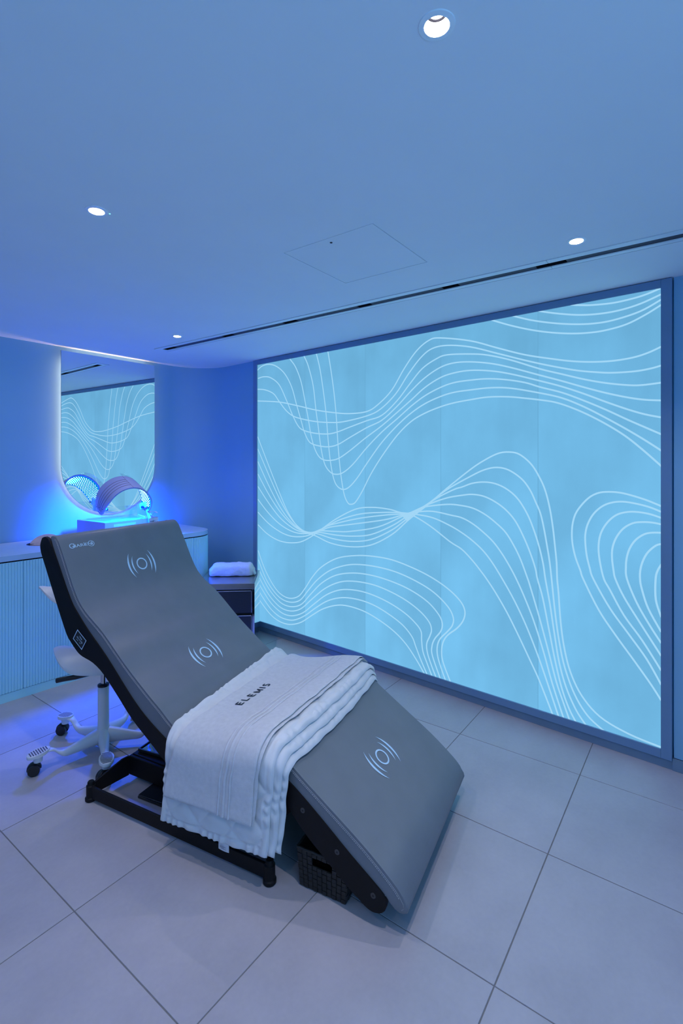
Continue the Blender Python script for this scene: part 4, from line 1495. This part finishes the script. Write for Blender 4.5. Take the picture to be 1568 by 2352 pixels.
lamp('canopy_lamp', 'AREA', CC + NZ * (CRZ - 0.020), LED_W, LED_BLUE, 0.12, aim=CC, spread=152)

# ------------------------------------------------------------------ saddle stool
STO = (1.183, 2.651, 0)
STA = math.radians(-49.55)
stl = thing('saddle_stool', 'white saddle stool on five footed star base with black casters behind the bed', 'stool', STO, STA)
MB().lathe([(0.0005, 0.020), (0.030, 0.020), (0.040, 0.045), (0.038, 0.085), (0.0285, 0.115), (0.0272, 0.130), (0.0272, 0.322), (0.0255, 0.325), (0.0005, 0.325)], n=32).build('column', M['plastic_white'], stl)
MB().lathe([(0.024, 0.3255), (0.0285, 0.3255), (0.0285, 0.334), (0.022, 0.338), (0.0005, 0.338)], n=28).build('collar', M['plastic_black'], stl)
MB().cyl((0, 0, 0.335), (0, 0, 0.425), 0.0135, n=24).build('gas_lift', M['chrome'], stl)
for deg in (154, 226, 298, 10, 82):
    a = math.radians(deg)
    d = Vector((cos(a), sin(a), 0))
    n_ = Vector((-sin(a), cos(a), 0))
    # arm: flattened beam that dips and rises to the foot rest
    pts = [(0.020, .070, .030, .042), (0.075, .064, .025, .034), (0.135, .056, .020, .025), (0.185, .052, .017, .018), (0.212, .066, .017, .011), (0.235, .088, .016, .008), (0.262, .098, .022, .006)]
    pts = catmull(pts, 4)

    def arm(u, v, P=pts, d=d, n_=n_):
        i = min(len(P) - 1, round(v * (len(P) - 1)))
        r, z, w_, h_ = P[i]
        ang = 2 * PI * u
        return d * r + n_ * (w_ * cos(ang)) + Vector((0, 0, z + h_ * sin(ang)))
    mb = MB()
    V = mb.grid(arm, 16, len(pts), close_u=True)
    mb.bm.faces.new([V[k][0] for k in range(16)])
    mb.bm.faces.new([V[k][-1] for k in range(16)][::-1])
    leg = mb.build('leg', M['plastic_white'], stl, angle=60)
    # oval ribbed foot rest
    c = d * 0.303
    mb = MB()
    ov = [(0.051 * cos(2 * PI * k / 28) * (1.0 if cos(2 * PI * k / 28) < 0 else 0.95), 0.033 * sin(2 * PI * k / 28)) for k in range(28)]
    mb.prism(ov, lambda p, q, dd: tuple(c + d * p + n_ * q + Vector((0, 0, 0.100 - 0.10 * p + dd))), -0.010, 0.006, 0.003, 2)
    mb.build('foot_rest', M['plastic_white'], leg, angle=50)
    mb = MB()
    for k in range(8):
        p = -0.036 + 0.0100 * k
        hw = 0.027 * math.sqrt(max(0.05, 1 - (p / 0.047) ** 2))
        q = [c + d * (p + s1 * 0.0026) + n_ * (hw * s2) + Vector((0, 0, 0.1066 - 0.10 * (p + s1 * 0.0026))) for s1, s2 in ((-1, -1), (1, -1), (1, 1), (-1, 1))]
        mb.bm.faces.new([mb.bm.verts.new(x) for x in q])
    rb = mb.build('grip_ribs', M['rib'], leg, smooth=False)
    rb['kind'] = 'stuff'
    # twin wheel caster trailing at its own angle
    MB().cyl(c + Vector((0, 0, 0.060)), c + Vector((0, 0, 0.092)), 0.019, 0.022, 20).build('caster_socket', M['plastic_white'], leg)
    ta = a + {154: 0.5, 226: -0.35, 298: -0.9, 10: 0.3, 82: 0.2}[deg]
    td, tn = Vector((cos(ta), sin(ta), 0)), Vector((-sin(ta), cos(ta), 0))
    cc_ = c + td * 0.016
    hood = MB()
    for k in range(1):
        arc_ = [(0.031 * cos(PI * j / 12 - 0.25), 0.028 + 0.031 * sin(PI * j / 12 - 0.25)) for j in range(14)] + [(-0.012, 0.028), (0.012, 0.022)]
        hood.prism(arc_, lambda p, q, dd: tuple(cc_ + td * p + tn * dd + Vector((0, 0, q + 0.001))), -0.009, 0.009, 0.001, 1)
    cst = hood.build('caster', M['plastic_black'], leg, angle=50)
    for s_ in (-1, 1):
        MB().cyl(cc_ + tn * (s_ * 0.0095) + Vector((0, 0, 0.0272)), cc_ + tn * (s_ * 0.024) + Vector((0, 0, 0.0272)), 0.0272, 0.0255, 26).build('wheel', M['plastic_black'], leg)


def saddle(cx, cy, cz, hw, hd, drop, rise, thick, name, turn=0.0, ex=3.4):
    def top(u, v):
        x = -1 + 2 * u
        y = -1 + 2 * v
        env = max(0.0, 1 - abs(x) ** ex)
        yy = y * (0.10 + 0.90 * env)
        z = cz + rise * x * x - drop * (abs(yy) ** 1.5) * env
        px, py = x * hw, yy * hd
        return Vector((cx + px * cos(turn) - py * sin(turn), cy + px * sin(turn) + py * cos(turn), z))
    return MB().slab(top, lambda u, v: top(u, v) - Vector((0, 0, thick)), 34, 24).build(name, M['plastic_white'], stl, angle=60)


saddle(-0.02, 0.0, 0.520, 0.235, 0.125, 0.080, 0.006, 0.010, 'seat', 0.0)
MB().box((0.0, 0, 0.437), (0.16, 0.11, 0.030), bev=0.006).build('seat_mechanism', M['plastic_black'], stl, smooth=False)
MB().box((0.0, 0, 0.479), (0.10, 0.05, 0.056), bev=0.004).build('seat_mount', M['plastic_black'], stl, smooth=False)
MB().tube([(-0.02, -0.075, .425), (-0.09, -.10, .414), (-.145, -.115, .410), (-.178, -.12, .404)], lambda t: 0.0120, 10).build('lever', M['plastic_black'], stl)
saddle(-0.160, 0.10, 0.818, 0.236, 0.065, 0.078, 0.004, 0.010, 'back_wing', 0.0)
MB().tube(catmull([(0.02, 0.06, .43), (0.0, 0.15, .47), (-.06, .19, .58), (-.10, .15, .72), (-.115, .10, .800)], 5), lambda t: 0.016 - 0.004 * t, 12).build('back_post', M['plastic_white'], stl)
